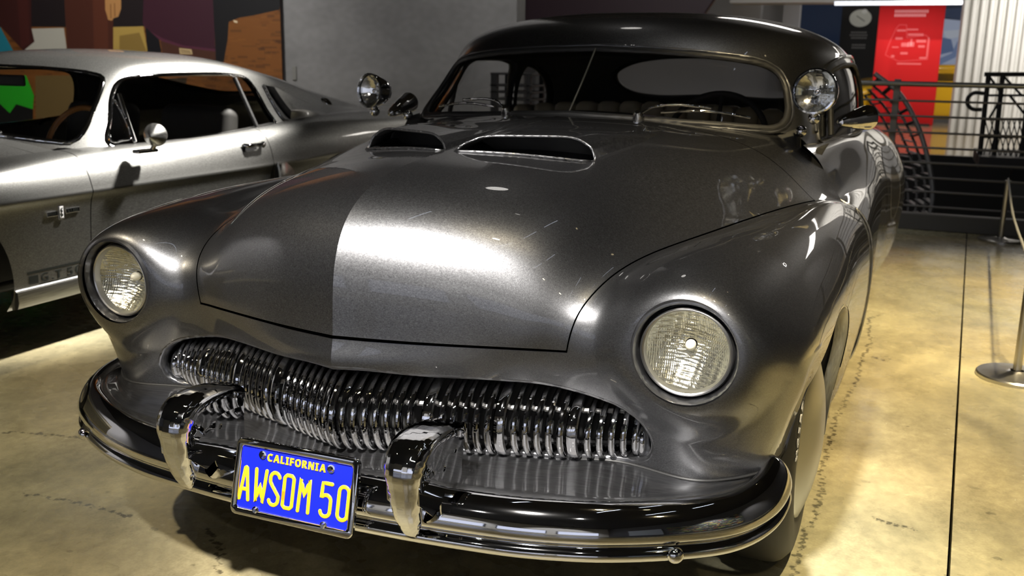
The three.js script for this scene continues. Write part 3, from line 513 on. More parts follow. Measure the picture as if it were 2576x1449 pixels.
const doorPoly = closedPoly(DOORW), quartPoly = closedPoly(QUART), rearPoly = closedPoly([...REARW, ...REARW.slice(1, -1).reverse().map(p => [-p[0], p[1]])]);
const inWs = inside(wsPoly), inDoor = inside(doorPoly), inQ = inside(quartPoly), inRear = inside(rearPoly);
const fWs = (x, y, z) => z > -2.25 ? inWs(x, y) : -9, fSide = (x, y, z) => Math.abs(x) > 0.55 ? Math.max(z < -2.0 ? inDoor(z, y) : -9, inQ(z, y)) : -9, fRear = (x, y, z) => z < -3.4 ? inRear(x, y) : -9;
const anyWin = (x, y, z) => -Math.max(fWs(x, y, z), fSide(x, y, z), fRear(x, y, z));
part('roof', clip(patch(dome, 0, 14, 0, 9, 170, 190, 1), anyWin), M.paint, coupe, 'chopped dark grey roof with pillars');
part('headliner', clip(patch(dome, 0, 14, 0, 9, 110, 120, -1, {}, 0.035), (x, y, z) => anyWin(x, y, z) + 0.0), M.headliner, coupe);
const glassOf = (f, label, half) => part('window_glass', clip(patch(dome, 0, 14, 0, 9, 120, 150, 1, {}, -0.014), (x, y, z) => Math.min(f(x, y, z) + 0.012, half ? half(x) : 9)), M.glass, coupe, label);
glassOf(fWs, 'left half of the split windscreen', x => -x); glassOf(fWs, 'right half of the split windscreen', x => x);
glassOf(fRear, 'wide oval rear window');
for (const s of [-1, 1]) { glassOf((x, y, z) => z < -2.0 ? inDoor(z, y) : -9, 'door window glass', x => s * x - 0.5); glassOf((x, y, z) => inQ(z, y), 'rear quarter window glass', x => s * x - 0.5); }
// window surrounds: black rubber inside, thin bright edge outside
const winPath = (poly, key, u0, u1, v0, v1, off = 0) => poly.map(([a, b]) => { const [u, v] = domeFind(dome, key, a, b, u0, u1, v0, v1); return [dome.at(u, v).addScaledVector(dome.normal(u, v), off), dome.normal(u, v)]; });
function surround(pp, prof, mat, parent, name) { const path = pp.map(p => p[0]); return part(name, creased(sweep(path, frames(path, i => pp[i][1], true), prof, { closed: true }), 0.8), mat, parent); }
{
  const ws = winPath(wsPoly, xy, 0.2, 13.8, 0, 3.2);
  surround(ws, circle(0.013, 10, 0.010), M.rubber, coupe, 'windscreen_seal');
  for (const k of [1]) { const path = ws.map(p => p[0].clone()), c = V(0, 1.17, -1.85); const out = ws.map((p, i) => { const a = ws[(i - 1 + ws.length) % ws.length][0], b = ws[(i + 1) % ws.length][0], t = b.clone().sub(a).normalize(), s = p[1].clone().cross(t); if (s.dot(p[0].clone().sub(c)) < 0) s.negate(); return [p[0].clone().addScaledVector(s, 0.017).addScaledVector(p[1], 0.002), p[1]]; }); surround(out, circle(0.006, 8), M.paint, coupe, 'windscreen_frame'); }
  const a = domeFind(dome, xy, 0, 1.071, 6, 8, 0, 3), b = domeFind(dome, xy, 0, 1.292, 6, 8, 0, 3);
  part('windscreen_divider', tube([...Array(9)].map((_, i) => dome.at(7, lerp(a[1], b[1], i / 8)).add(V(0, 0.003, 0.003))), 0.004, 8), std(lin(0.2, 0.19, 0.16), 0.45, 0.8), coupe, 'thin bright strip down the middle of the windscreen');
  surround(winPath(rearPoly, xy, 2, 12, 6.2, 9), circle(0.012, 8), M.rubber, coupe, 'rear_window_seal');
  const dp = winPath(doorPoly, zy, 9.5, 14, 0.3, 7), qp = winPath(quartPoly, zy, 9.5, 14, 4, 8.5);
  for (const s of [1, -1]) for (const [pp, nm] of [[dp, 'door_window_seal'], [qp, 'quarter_window_seal']]) {
    const path = pp.map(p => V(s * p[0].x, p[0].y, p[0].z)), nn = pp.map(p => V(s * p[1].x, p[1].y, p[1].z));
    part(nm, creased(sweep(path, frames(path, i => nn[i], true), circle(0.009, 8), { closed: true }), 0.8), M.rubber, coupe);
  }
  // vent window bar and drip rail
  for (const s of [1, -1]) {
    const lo = dome.at(...domeFind(dome, zy, -2.30, 0.99, 9.5, 14, 0.3, 7)), hi = dome.at(...domeFind(dome, zy, -2.35, 1.205, 9.5, 14, 0.3, 7));
    part('vent_window_bar', tube([V(s * lo.x, lo.y, lo.z), V(s * hi.x, hi.y, hi.z)], 0.011, 8), M.rubber, coupe);
    const dr = [[-2.03, 1.015], [-2.1, 1.09], [-2.22, 1.185], [-2.34, 1.242], [-2.5, 1.272], [-2.8, 1.283], [-3.1, 1.268], [-3.35, 1.22], [-3.55, 1.15], [-3.7, 1.06]].map(([z, y]) => { const [u, v] = domeFind(dome, zy, z, y, 9.5, 14, 0.1, 8.5); const p = dome.at(u, v).addScaledVector(dome.normal(u, v), 0.004); return [s * p.x, p.y, p.z]; });
    part('drip_rail', tube(dr, 0.0075, 8, { samples: 60 }), M.paint, coupe);
  }
}
// ---- body sides and tail, right half: rows from the window sill down, columns backwards
const SIDE = [
  [[0.755, 0.985], [0.80, 0.948], [0.840, 0.883], [0.878, 0.818], [0.938, 0.786], [0.986, 0.722], [1.005, 0.62], [1.002, 0.46], [0.965, 0.27], [0.92, 0.22], -1.803],
  [[0.80, 0.98], [0.838, 0.958], [0.87, 0.90], [0.91, 0.838], [0.955, 0.79], [0.985, 0.73], [1.0, 0.63], [1.0, 0.48], [0.965, 0.27], [0.92, 0.22], -2.3],
  [[0.85, 0.975], [0.88, 0.955], [0.912, 0.905], [0.945, 0.845], [0.97, 0.785], [0.99, 0.72], [1.0, 0.63], [0.998, 0.48], [0.965, 0.27], [0.92, 0.22], -2.8],
  [[0.855, 0.972], [0.885, 0.955], [0.925, 0.915], [0.962, 0.86], [0.99, 0.795], [1.008, 0.725], [1.016, 0.63], [1.012, 0.48], [0.975, 0.27], [0.93, 0.22], -3.3],
  [[0.82, 0.968], [0.875, 0.955], [0.935, 0.92], [0.99, 0.865], [1.03, 0.79], [1.058, 0.71], [1.07, 0.61], [1.062, 0.47], [1.02, 0.28], [0.97, 0.23], -3.8],
  [[0.72, 0.945], [0.80, 0.935], [0.88, 0.905], [0.945, 0.85], [0.99, 0.775], [1.022, 0.69], [1.036, 0.60], [1.03, 0.47], [0.99, 0.30], [0.94, 0.25], -4.4],
  [[0.60, 0.88], [0.68, 0.87], [0.76, 0.845], [0.82, 0.80], [0.865, 0.735], [0.895, 0.66], [0.908, 0.58], [0.90, 0.47], [0.87, 0.34], [0.83, 0.30], -4.9],
  [[0.5, 0.78], [0.57, 0.77], [0.63, 0.745], [0.68, 0.70], [0.715, 0.65], [0.735, 0.60], [0.74, 0.55], [0.735, 0.47], [0.71, 0.38], [0.68, 0.34], -5.1],
];
const flank = new Surf([...Array(10)].map((_, u) => SIDE.map(c => [c[u][0], c[u][1], c[10]])));
{
  const du = 0.012;
  const dg = patch(flank, 0, 9, 0.006, 2.726, 60, 60, 1, { v0: 0.02, v1: 0.02 }), qg = patch(flank, 0, 9, 2.735, 7, 60, 70, 1, { v0: 0.02 });
  for (const s of [1, -1]) { const f = g => s > 0 ? g : mirrored(g); part('door', f(dg), M.paint, coupe); part('rear_quarter', f(qg), M.paint, coupe); }
  const edge = []; for (let i = 0; i <= 40; i++) edge.push(flank.at(lerp(2.6, 8, i / 40), 0.0).add(V(0.0015, 0.001, 0.004)));
  // bright edge guard along the front of the door
  part('door_edge_guard', tube(edge, 0.0035, 8), M.satin, coupe, 'thin bright edge strip down the front of the door');
  part('door_edge_guard', tube(edge.map(p => V(-p.x, p.y, p.z)), 0.0035, 8), M.satin, coupe, 'thin bright edge strip down the front of the door');
  // deck lid and tail between the quarters
  const deck = []; for (let j = 0; j <= 4; j++) { const r = []; for (let i = -4; i <= 4; i++) { const t = i / 4, b = flank.at(0, 5 + 2 * j / 4), cy = [0.985, 0.965, 0.93, 0.88, 0.80][j]; r.push([b.x * t, lerp(cy, b.y, t * t), b.z - 0.02 * (1 - t * t)]); } deck.push(r); }
  const ds = new Surf(deck); part('deck_lid', patch(ds, 0, 4, 0, 8, 30, 40, -1), M.paint, coupe);
  const under = new THREE.Shape(); under.moveTo(-0.6, -0.25); under.lineTo(0.6, -0.25); under.lineTo(0.62, -0.5); under.lineTo(0.55, -1.25); under.lineTo(0.9, -1.3); under.lineTo(0.9, -5.0); under.lineTo(-0.9, -5.0); under.lineTo(-0.9, -1.3); under.lineTo(-0.55, -1.25); under.lineTo(-0.62, -0.5);
  const ug = new THREE.ExtrudeGeometry(under, { depth: 0.03, bevelEnabled: false }); ug.rotateX(Math.PI / 2); moved(ug, 0, 0.30, 0); for (let i = 0; i < ug.attributes.position.count; i++) { }
  ug.scale(1, 1, 1); part('floor_pan', ug, M.black, coupe);
  part('tail_panel', moved(new RoundedBoxGeometry(1.36, 0.44, 0.06, 3, 0.03), 0, 0.56, -5.08), M.paint, coupe);
  const fw = new THREE.Shape(); for (let i = 0; i <= 30; i++) { const p = nose.at(i / 30 * 4, 0.6); const q = [p.x * 0.985, p.y - 0.02]; i ? fw.lineTo(...q) : fw.moveTo(0, 0.3), i || fw.lineTo(...q); } fw.lineTo(0.9, 0.3); const fg2 = new THREE.ExtrudeGeometry(fw, { depth: 0.02, bevelEnabled: false }); moved(fg2, 0, 0, -1.78);
  part('firewall', both(fg2), M.black, coupe);
}
// ---- interior
{
  const dash = through([[-1.70, 0.80], [-1.80, 1.005], [-1.92, 1.035], [-2.03, 1.02], [-2.09, 0.96], [-2.08, 0.8]], 24).map(p => [p.x, p.y]);
  const path = []; for (let i = 0; i <= 24; i++) path.push(V(lerp(-0.74, 0.74, i / 24), 0, 0));
  part('dashboard', sweep(path, () => [V(0, 0, 1), V(0, 1, 0)], dash, { caps: true }), M.interior, coupe);
  const seat = (z, y, label) => {
    const g = group('bench_seat', coupe); g.userData.label = label;
    for (let i = 0; i < 13; i++) { const x = lerp(-0.62, 0.62, i / 12), b = new RoundedBoxGeometry(0.104, 0.62, 0.16, 4, 0.035); b.rotateX(-0.12); part('seat_pleat', moved(b, x, y - 0.31 - 0.03 * (x / 0.62) ** 2, z), M.leather, g); }
    part('seat_cushion', moved(rbox(1.3, 0.2, 0.5, 0.06, 4), 0, y - 0.55, z + 0.26), M.leather, g);
  };
  seat(-2.75, 1.075, 'pleated tan front bench seat'); seat(-3.55, 1.04, 'pleated tan rear bench seat');
  part('parcel_shelf', moved(rbox(1.3, 0.02, 0.5, 0.01), 0, 0.97, -3.95), M.interior, coupe);
  const wheel = new THREE.TorusGeometry(0.19, 0.012, 10, 48); wheel.rotateX(-0.5); const spokes = [0, 2.1, 4.2].map(a => { const b = new THREE.CylinderGeometry(0.008, 0.008, 0.18, 8); b.translate(0, 0.09, 0); b.rotateZ(a); b.rotateX(-0.5); return b; });
  part('steering_wheel', moved(merge([wheel, ...spokes]), 0.38, 0.965, -2.24), M.interior, coupe);
  for (const s of [1, -1]) part('inner_door_panel', moved(new THREE.BoxGeometry(0.02, 0.62, 1.3), s * 0.80, 0.66, -2.55), M.interior, coupe);
  part('cabin_floor', moved(new THREE.BoxGeometry(1.6, 0.02, 2.4), 0, 0.33, -2.9), M.black, coupe);
}
// ---- wheels
function wheel(s, z, R, xo, parent, word) {
  const g = group('wheel', parent); g.position.set(s * xo, R, z); if (s < 0) g.rotation.y = Math.PI;
  // lathe about x: profile (radius, offset outwards)
  part('tyre', lathe([[0.21, -0.19], [0.27, -0.20], [0.315, -0.185], [R - 0.004, -0.15], [R, -0.12], [R, -0.065], [R - 0.003, -0.045], [R - 0.012, -0.028], [0.30, -0.008], [0.27, -0.002], [0.235, -0.004], [0.213, -0.016], [0.205, -0.03]], 72, 'x'), M.tyre, g);
  const disc = []; for (let i = 0; i <= 18; i++) { const r = 0.214 * i / 18; disc.push([Math.max(r, 0.0005), 0.040 * (1 - (r / 0.214) ** 2.2) - 0.004]); } disc.push([0.2165, -0.008], [0.214, -0.016]);
  part('wheel_disc', lathe(disc, 72, 'x'), M.spun, g, 'smooth spun metal wheel disc');
  if (word) [...word].forEach((c, i) => {
    const t = new TextGeometry(c, { font: M.font, size: 0.03, depth: 0.002, curveSegments: 4, bevelEnabled: false }); t.computeBoundingBox(); t.translate(-(t.boundingBox.max.x + t.boundingBox.min.x) / 2, 0, 0); t.rotateY(Math.PI / 2); t.translate(0.0, 0.258, 0);
    t.rotateX(-(i - (word.length - 1) / 2) * 0.105 * -1 + 0.95); part('tyre_letter', moved(t, -0.0035, 0, 0), M.white, g);
  });
}
wheel(1, -0.855, 0.335, 0.925, coupe, 'BFGOODRICH'); wheel(-1, -0.855, 0.335, 0.925, coupe); wheel(1, -3.75, 0.335, 0.93, coupe); wheel(-1, -3.75, 0.335, 0.93, coupe);
// ---- chrome spotlights on the pillars
function pillarLight(s, pos, dir, r, mount) {
  const g = group('pillar_spotlight', coupe), P = V(...pos); g.position.copy(P); g.lookAt(P.clone().add(V(...dir)));
  part('shell', lathe([[0.0005, -r * 1.45], [r * 0.28, -r * 1.40], [r * 0.6, -r * 1.12], [r * 0.85, -r * 0.65], [r * 0.95, -r * 0.25], [r * 0.99, -0.004], [r * 1.02, 0.004], [r * 1.0, 0.012], [r * 0.93, 0.013], [r * 0.9, 0.006]], 48, 'z'), M.chrome, g);
  part('lens', (() => { const p = []; for (let i = 0; i <= 10; i++) p.push([Math.max(0.0005, r * 0.91 * i / 10), 0.006 + r * 0.12 * (1 - (i / 10) ** 2)]); return lathe(p, 40, 'z'); })(), M.glass, g);
  const bowl = []; for (let i = 0; i <= 14; i++) { const q = lerp(0.90, 0.05, i / 14); bowl.push([r * q, 0.004 - r * 0.62 * (1 - q * q)]); } part('reflector', lathe(bowl, 40, 'z'), std(lin(0.9, 0.9, 0.86), 0.12, 1), g);
  part('bulb', moved(new THREE.SphereGeometry(r * 0.16, 14, 10), 0, 0, -r * 0.3), M.chrome, g);
  const m = V(...mount), neck = P.clone().add(V(0, -r * 1.02, -r * 0.35));
  g.updateMatrixWorld(true); const L = q => g.worldToLocal(q.clone());
  for (const q of [tube([neck.clone().add(V(0, r * 0.25, 0)), neck, neck.clone().add(V(-s * 0.006, -0.02, -0.01))].map(L), 0.013, 10), tube([neck.clone().add(V(-s * 0.004, -0.016, -0.008)), m.clone().lerp(neck, 0.5).add(V(0, -0.012, 0)), m].map(L), 0.0105, 10, { samples: 12 })]) part('bracket', q, M.chrome, g);
  for (const [c, k] of [[L(neck.clone().add(V(0, -0.012, -0.004))), 0.019], [L(m), 0.02]]) part('bracket_joint', moved(new THREE.SphereGeometry(k, 16, 12), c.x, c.y, c.z), M.chrome, g);
}
pillarLight(1, at(2051, 230, 'z', -1.63).toArray(), [-0.22, 0.16, 1], 0.071, [0.742, 1.03, -1.82]);
pillarLight(-1, at(933, 228, 'z', -1.65).toArray(), [-0.28, 0.06, 1], 0.064, [-0.742, 1.03, -1.82]);
// ---- door mirrors
for (const s of [1, -1]) {
  const g = group('door_mirror', coupe), A = s > 0 ? V(0.872, 1.068, -1.76) : at(984, 284, 'z', -1.76), B = s > 0 ? V(0.945, 1.080, -1.88) : at(1028, 258, 'z', -1.95);
  g.position.copy(A); g.lookAt(B); const L = A.distanceTo(B);
  part('mirror_shell', lathe([[0.0005, -0.012], [0.012, -0.006], [0.018, 0.012], [0.029, L * 0.45], [0.039, L * 0.85], [0.041, L], [0.038, L + 0.004], [0.0005, L + 0.002]], 36, 'z'), M.chrome, g);
  g.updateMatrixWorld(true); const q = p => g.worldToLocal(V(...p));
  part('mirror_stem', merge([tube([q([A.x + s * 0.01, A.y, A.z - 0.02]), q([A.x, 1.02, A.z - 0.02]), q([s * 0.85, 0.955, A.z - 0.03])], 0.011, 10, { samples: 10 }), tube([q([s * 0.83, 0.962, A.z + 0.05]), q([s * 0.852, 0.952, A.z]), q([s * 0.872, 0.948, A.z - 0.09])], 0.012, 8, { samples: 8 })]), M.chrome, g);
}
// ---- windscreen wipers
for (const s of [1, -1]) {
  const g = group('wiper', coupe), on = (x, y, o) => { const [u, v] = domeFind(dome, xy, x, y, 1, 13, 0, 2.5); return dome.at(u, v).addScaledVector(dome.normal(u, v), o); };
  const piv = on(s * 0.235, 1.060, 0.02);
  part('pivot', (() => { const p = lathe([[0.02, -0.03], [0.019, 0], [0.014, 0.012], [0.009, 0.02], [0.0005, 0.022]], 20, 'y'); p.rotateX(0.7); return moved(p, piv.x, piv.y - 0.005, piv.z); })(), M.chrome, g);
  part('wiper_arm', tube([piv, on(s * 0.275, 1.078, 0.03), on(s * 0.34, 1.088, 0.028), on(s * 0.45, 1.085, 0.022)].map(p => p.toArray()), 0.0048, 8, { samples: 16 }), M.chrome, g);
  part('wiper_blade', tube([on(s * 0.30, 1.075, 0.012), on(s * 0.42, 1.080, 0.014), on(s * 0.50, 1.074, 0.014), on(s * 0.575, 1.062, 0.012)].map(p => p.toArray()), 0.0045, 8, { samples: 16 }), M.chrome, g);
}

// ============================================================ the silver fastback
const fast = thing('fastback', 'silver grey fastback coupe parked on the left before the printed mural', 'car', [-3.1, 0, 0]);
{
  const FD = [
    [[0, 0.87, -1.52], [0, 1.03, -1.76], [0, 1.195, -2.0], [0, 1.255, -2.22], [0, 1.272, -2.55], [0, 1.258, -2.95], [0, 1.185, -3.45], [0, 1.075, -3.95], [0, 0.965, -4.45]],
    [[0.25, 0.866, -1.55], [0.245, 1.027, -1.78], [0.24, 1.188, -2.01], [0.24, 1.248, -2.23], [0.24, 1.265, -2.55], [0.24, 1.25, -2.95], [0.24, 1.177, -3.45], [0.24, 1.07, -3.95], [0.24, 0.962, -4.45]],
    [[0.45, 0.855, -1.62], [0.43, 1.017, -1.83], [0.41, 1.178, -2.05], [0.41, 1.237, -2.25], [0.42, 1.254, -2.56], [0.41, 1.237, -2.95], [0.41, 1.162, -3.45], [0.41, 1.055, -3.94], [0.40, 0.955, -4.44]],
    [[0.62, 0.837, -1.70], [0.58, 1.003, -1.895], [0.53, 1.165, -2.10], [0.54, 1.219, -2.29], [0.55, 1.234, -2.58], [0.54, 1.214, -2.95], [0.53, 1.137, -3.44], [0.52, 1.03, -3.92], [0.50, 0.94, -4.43]],
    [[0.71, 0.818, -1.775], [0.66, 0.985, -1.97], [0.61, 1.15, -2.16], [0.63, 1.190, -2.35], [0.64, 1.203, -2.62], [0.63, 1.18, -2.96], [0.61, 1.10, -3.43], [0.585, 0.995, -3.92], [0.55, 0.925, -4.42]],
    [[0.735, 0.812, -1.80], [0.695, 0.95, -2.0], [0.66, 1.085, -2.20], [0.675, 1.12, -2.38], [0.68, 1.135, -2.65], [0.675, 1.11, -2.98], [0.66, 1.03, -3.44], [0.64, 0.955, -3.92], [0.60, 0.91, -4.42]],
    [[0.755, 0.808, -1.82], [0.735, 0.875, -2.03], [0.72, 0.94, -2.25], [0.725, 0.97, -2.43], [0.725, 0.98, -2.68], [0.725, 0.972, -3.01], [0.725, 0.945, -3.46], [0.70, 0.925, -3.93], [0.66, 0.90, -4.42]],
    [[0.775, 0.803, -1.83], [0.77, 0.812, -2.05], [0.77, 0.82, -2.27], [0.77, 0.827, -2.45], [0.772, 0.835, -2.70], [0.778, 0.855, -3.03], [0.79, 0.89, -3.48], [0.76, 0.905, -3.94], [0.70, 0.89, -4.42]],
  ];
  const roof = new Surf([...FD.slice(1).reverse().map(r => r.map(p => [-p[0], p[1], p[2]])), ...FD]);
  const wsH = flat2(through([[0, 0.893], [0.25, 0.888], [0.45, 0.876], [0.60, 0.858], [0.665, 0.852], [0.668, 0.885], [0.635, 0.985], [0.59, 1.10], [0.565, 1.135], [0.5, 1.155], [0.3, 1.173], [0, 1.180]], 70)), wsP = [...wsH, ...wsH.slice(1, -1).reverse().map(p => [-p[0], p[1]])];
  const winP = flat2(through([[-1.90, 0.832], [-1.97, 0.94], [-2.05, 1.055], [-2.12, 1.115], [-2.22, 1.138], [-2.58, 1.149], [-2.93, 1.142], [-3.05, 1.118], [-3.095, 1.06], [-3.125, 0.95], [-3.14, 0.845], [-2.6, 0.836]], 120, true));
  const rearP = flat2(through([[0, -3.25], [0.3, -3.27], [0.47, -3.35], [0.45, -4.0], [0.38, -4.2], [0, -4.24]], 60)), rearF = [...rearP, ...rearP.slice(1, -1).reverse().map(p => [-p[0], p[1]])];
  const iW = inside(wsP), iS = inside(winP), iR = inside(rearF);
  const win = (x, y, z) => Math.max(z > -2.25 ? iW(x, y) : -9, Math.abs(x) > 0.5 ? iS(z, y) : -9, y > 0.9 && z < -3 ? iR(x, z) : -9);
  part('roof', clip(patch(roof, 0, 14, 0, 8, 150, 160, 1), (x, y, z) => -win(x, y, z)), M.silver, fast);
  part('headliner', clip(patch(roof, 0, 14, 0, 8, 90, 90, -1, {}, 0.03), (x, y, z) => -win(x, y, z)), M.interior, fast);
  part('window_glass', clip(patch(roof, 0, 14, 0, 8, 110, 120, 1, {}, -0.012), (x, y, z) => z > -2.3 ? iW(x, y) + 0.01 : -9), M.glass, fast, 'windscreen glass');
  part('window_glass', clip(patch(roof, 0, 14, 0, 8, 110, 120, 1, {}, -0.012), (x, y, z) => y > 0.85 && z < -3 ? iR(x, z) + 0.01 : -9), M.glass, fast, 'rear window glass');
  part('window_glass', clip(patch(roof, 0, 14, 0, 8, 110, 120, 1, {}, -0.014), (x, y, z) => x > 0.5 ? iS(z, y) + 0.01 : -9), M.glass, fast, 'door window glass');
  part('window_glass', clip(patch(roof, 0, 14, 0, 8, 110, 120, 1, {}, -0.014), (x, y, z) => x < -0.5 ? iS(z, y) + 0.01 : -9), M.glass, fast, 'door window glass');
  const ring = (poly, key, r) => poly.map(([a, b]) => { const [u, v] = domeFind(roof, key, a, b, ...r); return [roof.at(u, v).addScaledVector(roof.normal(u, v), 0.002), roof.normal(u, v)]; });
  const seal = (pp, prof, mat, nm) => part(nm, creased(sweep(pp.map(p => p[0]), frames(pp.map(p => p[0]), i => pp[i][1], true), prof, { closed: true }), 0.8), mat, fast);
  seal(ring(wsP, xy, [0.3, 13.7, 0, 3.5]), circle(0.011, 8, 0.006), M.chrome, 'windscreen_trim');
  const wp = ring(winP, zy, [9.5, 14, 0.1, 7.5]); seal(wp, circle(0.010, 8, 0.006), M.chrome, 'window_trim');
  const at3 = (z, y) => { const [u, v] = domeFind(roof, zy, z, y, 9.5, 14, 0.1, 7.5); return roof.at(u, v); };
  part('vent_window_frame', merge([tube([at3(-2.055, 0.838), at3(-2.085, 1.06)], 0.010, 8), tube([at3(-1.925, 0.85), at3(-2.04, 1.035), at3(-2.05, 0.99), at3(-2.045, 0.86), at3(-1.99, 0.85)].map(p => p.toArray()), 0.006, 8, { samples: 40, closed: true })]), M.chrome, fast);
  part('rear_pillar_trim', tube([at3(-2.98, 0.845), at3(-2.93, 1.13)], 0.012, 8), M.black, fast);
  // lower body, one side: sections along the car
  const SEC = [
    [[0.66, 0.80], [0.77, 0.785], [0.825, 0.75], [0.86, 0.695], [0.879, 0.655], [0.881, 0.64], [0.871, 0.61], [0.858, 0.48], [0.852, 0.35], [0.846, 0.262], [0.81, 0.205], 0.2],
    [[0.68, 0.805], [0.785, 0.79], [0.84, 0.755], [0.873, 0.70], [0.887, 0.667], [0.889, 0.652], [0.877, 0.62], [0.862, 0.49], [0.855, 0.355], [0.848, 0.265], [0.82, 0.205], -0.9],
    [[0.69, 0.812], [0.79, 0.797], [0.845, 0.762], [0.877, 0.705], [0.890, 0.668], [0.892, 0.653], [0.879, 0.62], [0.863, 0.49], [0.855, 0.355], [0.848, 0.265], [0.82, 0.205], -1.25],
    [[0.71, 0.828], [0.795, 0.815], [0.85, 0.775], [0.882, 0.712], [0.894, 0.670], [0.896, 0.655], [0.882, 0.62], [0.865, 0.49], [0.856, 0.355], [0.849, 0.265], [0.82, 0.205], -1.64],
    [[0.755, 0.832], [0.80, 0.825], [0.852, 0.785], [0.885, 0.715], [0.897, 0.671], [0.899, 0.656], [0.884, 0.62], [0.867, 0.49], [0.857, 0.355], [0.85, 0.265], [0.82, 0.205], -2.3],
    [[0.745, 0.862], [0.80, 0.85], [0.858, 0.80], [0.89, 0.722], [0.90, 0.673], [0.902, 0.657], [0.886, 0.62], [0.869, 0.49], [0.858, 0.355], [0.85, 0.265], [0.82, 0.205], -2.95],
    [[0.75, 0.905], [0.815, 0.888], [0.878, 0.83], [0.912, 0.75], [0.922, 0.69], [0.922, 0.668], [0.905, 0.62], [0.88, 0.49], [0.863, 0.36], [0.852, 0.27], [0.82, 0.21], -3.5],
    [[0.70, 0.905], [0.79, 0.892], [0.865, 0.84], [0.905, 0.76], [0.917, 0.70], [0.917, 0.68], [0.902, 0.63], [0.88, 0.50], [0.863, 0.37], [0.852, 0.29], [0.82, 0.24], -4.2],
    [[0.62, 0.88], [0.72, 0.872], [0.80, 0.83], [0.845, 0.76], [0.86, 0.70], [0.86, 0.68], [0.848, 0.63], [0.83, 0.52], [0.815, 0.42], [0.80, 0.34], [0.77, 0.30], -5.0],
    [[0.58, 0.87], [0.67, 0.86], [0.74, 0.82], [0.775, 0.76], [0.785, 0.70], [0.785, 0.68], [0.78, 0.63], [0.77, 0.53], [0.76, 0.45], [0.75, 0.40], [0.72, 0.37], -5.25],
  ];
  const side = new Surf([...Array(11)].map((_, u) => SEC.map(c => [c[u][0], c[u][1], c[11]])));
  const fwz = -0.87, arch2 = (zc) => (x, y, z) => Math.hypot(z - zc, y - 0.32) - 0.355;
  const panel = (u0, u1, v0, v1, nv, drop, cutf) => { let g = patch(side, u0, u1, v0, v1, 64, nv, 1, drop); if (cutf) g = clip(g, cutf); return g; };
  const slot = (x, y, z) => inside([[-2.90, 0.665], [-2.945, 0.668], [-2.975, 0.64], [-2.975, 0.50], [-2.93, 0.49], [-2.895, 0.50]])(z, y) * -1;
  const fender = panel(0, 10, 0, 2.992, 90, { v1: 0.025 }, arch2(fwz)), door = panel(0, 10, 3.002, 4.991, 70, { v0: 0.025, v1: 0.02 }, (x, y, z) => y - 0.272 < 0 ? 1 : 1), quarter = panel(0, 10, 4.999, 9, 110, { v0: 0.02 }, (x, y, z) => arch2(-3.62)(x, y, z));
  for (const s of [1, -1]) { const f = g => s > 0 ? g : mirrored(g); part('front_fender', f(fender), M.silver, fast); part('door', f(door), M.silver, fast); part('rear_quarter', f(quarter), M.silver, fast); }
  // rocker line: bright edge under the doors
  const P = (z, y) => { let best = 9, b; for (let j = 0; j <= 200; j++) { const v = 9 * j / 200, p = side.at(5, v); const d = Math.abs(p.z - z); if (d < best) { best = d; b = v; } } let bu = 0, bd = 9; for (let i = 0; i <= 300; i++) { const p = side.at(i / 30, b); const d = Math.abs(p.y - y); if (d < bd) { bd = d; bu = i / 30; } } return side.at(bu, b); };
  const sill = []; for (let i = 0; i <= 30; i++) { const z = lerp(-1.225, -3.2, i / 30), p = P(z, 0.287); sill.push(V(p.x + 0.003, 0.287, z)); }
  part('sill_trim', tube(sill, 0.006, 8), M.satin, fast, 'bright strip along the sill');
  part('sill_panel', creased(sweep([V(0, 0, -1.225), V(0, 0, -3.2)], () => [V(1, 0, 0), V(0, 1, 0)], [[0.83, 0.205], [0.862, 0.215], [0.872, 0.24], [0.869, 0.284], [0.83, 0.284]].reverse(), { caps: true }), 0.5), M.silver, fast);
  // black side stripe with cut-out lettering
  const onSide = (z, y, o) => { const p = P(z, y); return [p.x + o, y, z]; };
  const strip = (z0, z1, y0, y1) => { const pos = [], idx = [], n = 16; for (let i = 0; i <= n; i++) for (const y of [y0, y1]) { const z = lerp(z0, z1, i / n); pos.push(...onSide(z, y, 0.0015)); } for (let i = 0; i < n; i++) { const a = i * 2; idx.push(a, a + 2, a + 3, a, a + 3, a + 1); } return geom(pos, null, null, idx); };
  const dark = std(lin(0.01, 0.012, 0.01), 0.4), stripe = group('side_stripe', fast);
  part('stripe_band', strip(-1.29, -2.9, 0.347, 0.357), dark, stripe); part('stripe_band', strip(-1.345, -2.9, 0.294, 0.2975), dark, stripe); part('stripe_band', strip(-1.298, -1.345, 0.303, 0.338), dark, stripe);
  const letter = (c, z, y, size, parent, mat, wide = 1, depth = 0.002) => { const t = new TextGeometry(c, { font: M.font, size, depth, curveSegments: 5, bevelEnabled: false }); t.computeBoundingBox(); t.translate(-t.boundingBox.min.x, 0, 0); t.scale(wide, 1, 1); const w = (t.boundingBox.max.x - t.boundingBox.min.x) * wide; t.rotateY(Math.PI / 2); const p = P(z, y); moved(t, p.x + 0.0005, y, z); part('letter', t, mat, parent); return w; };
  { let z = -1.36; for (const c of ['G', '.', 'T', ' ', '5', '0', '0']) { if (c === ' ') { z -= 0.015; continue; } z -= letter(c, z, 0.304, 0.036, stripe, dark, 1.25) + 0.008; } }
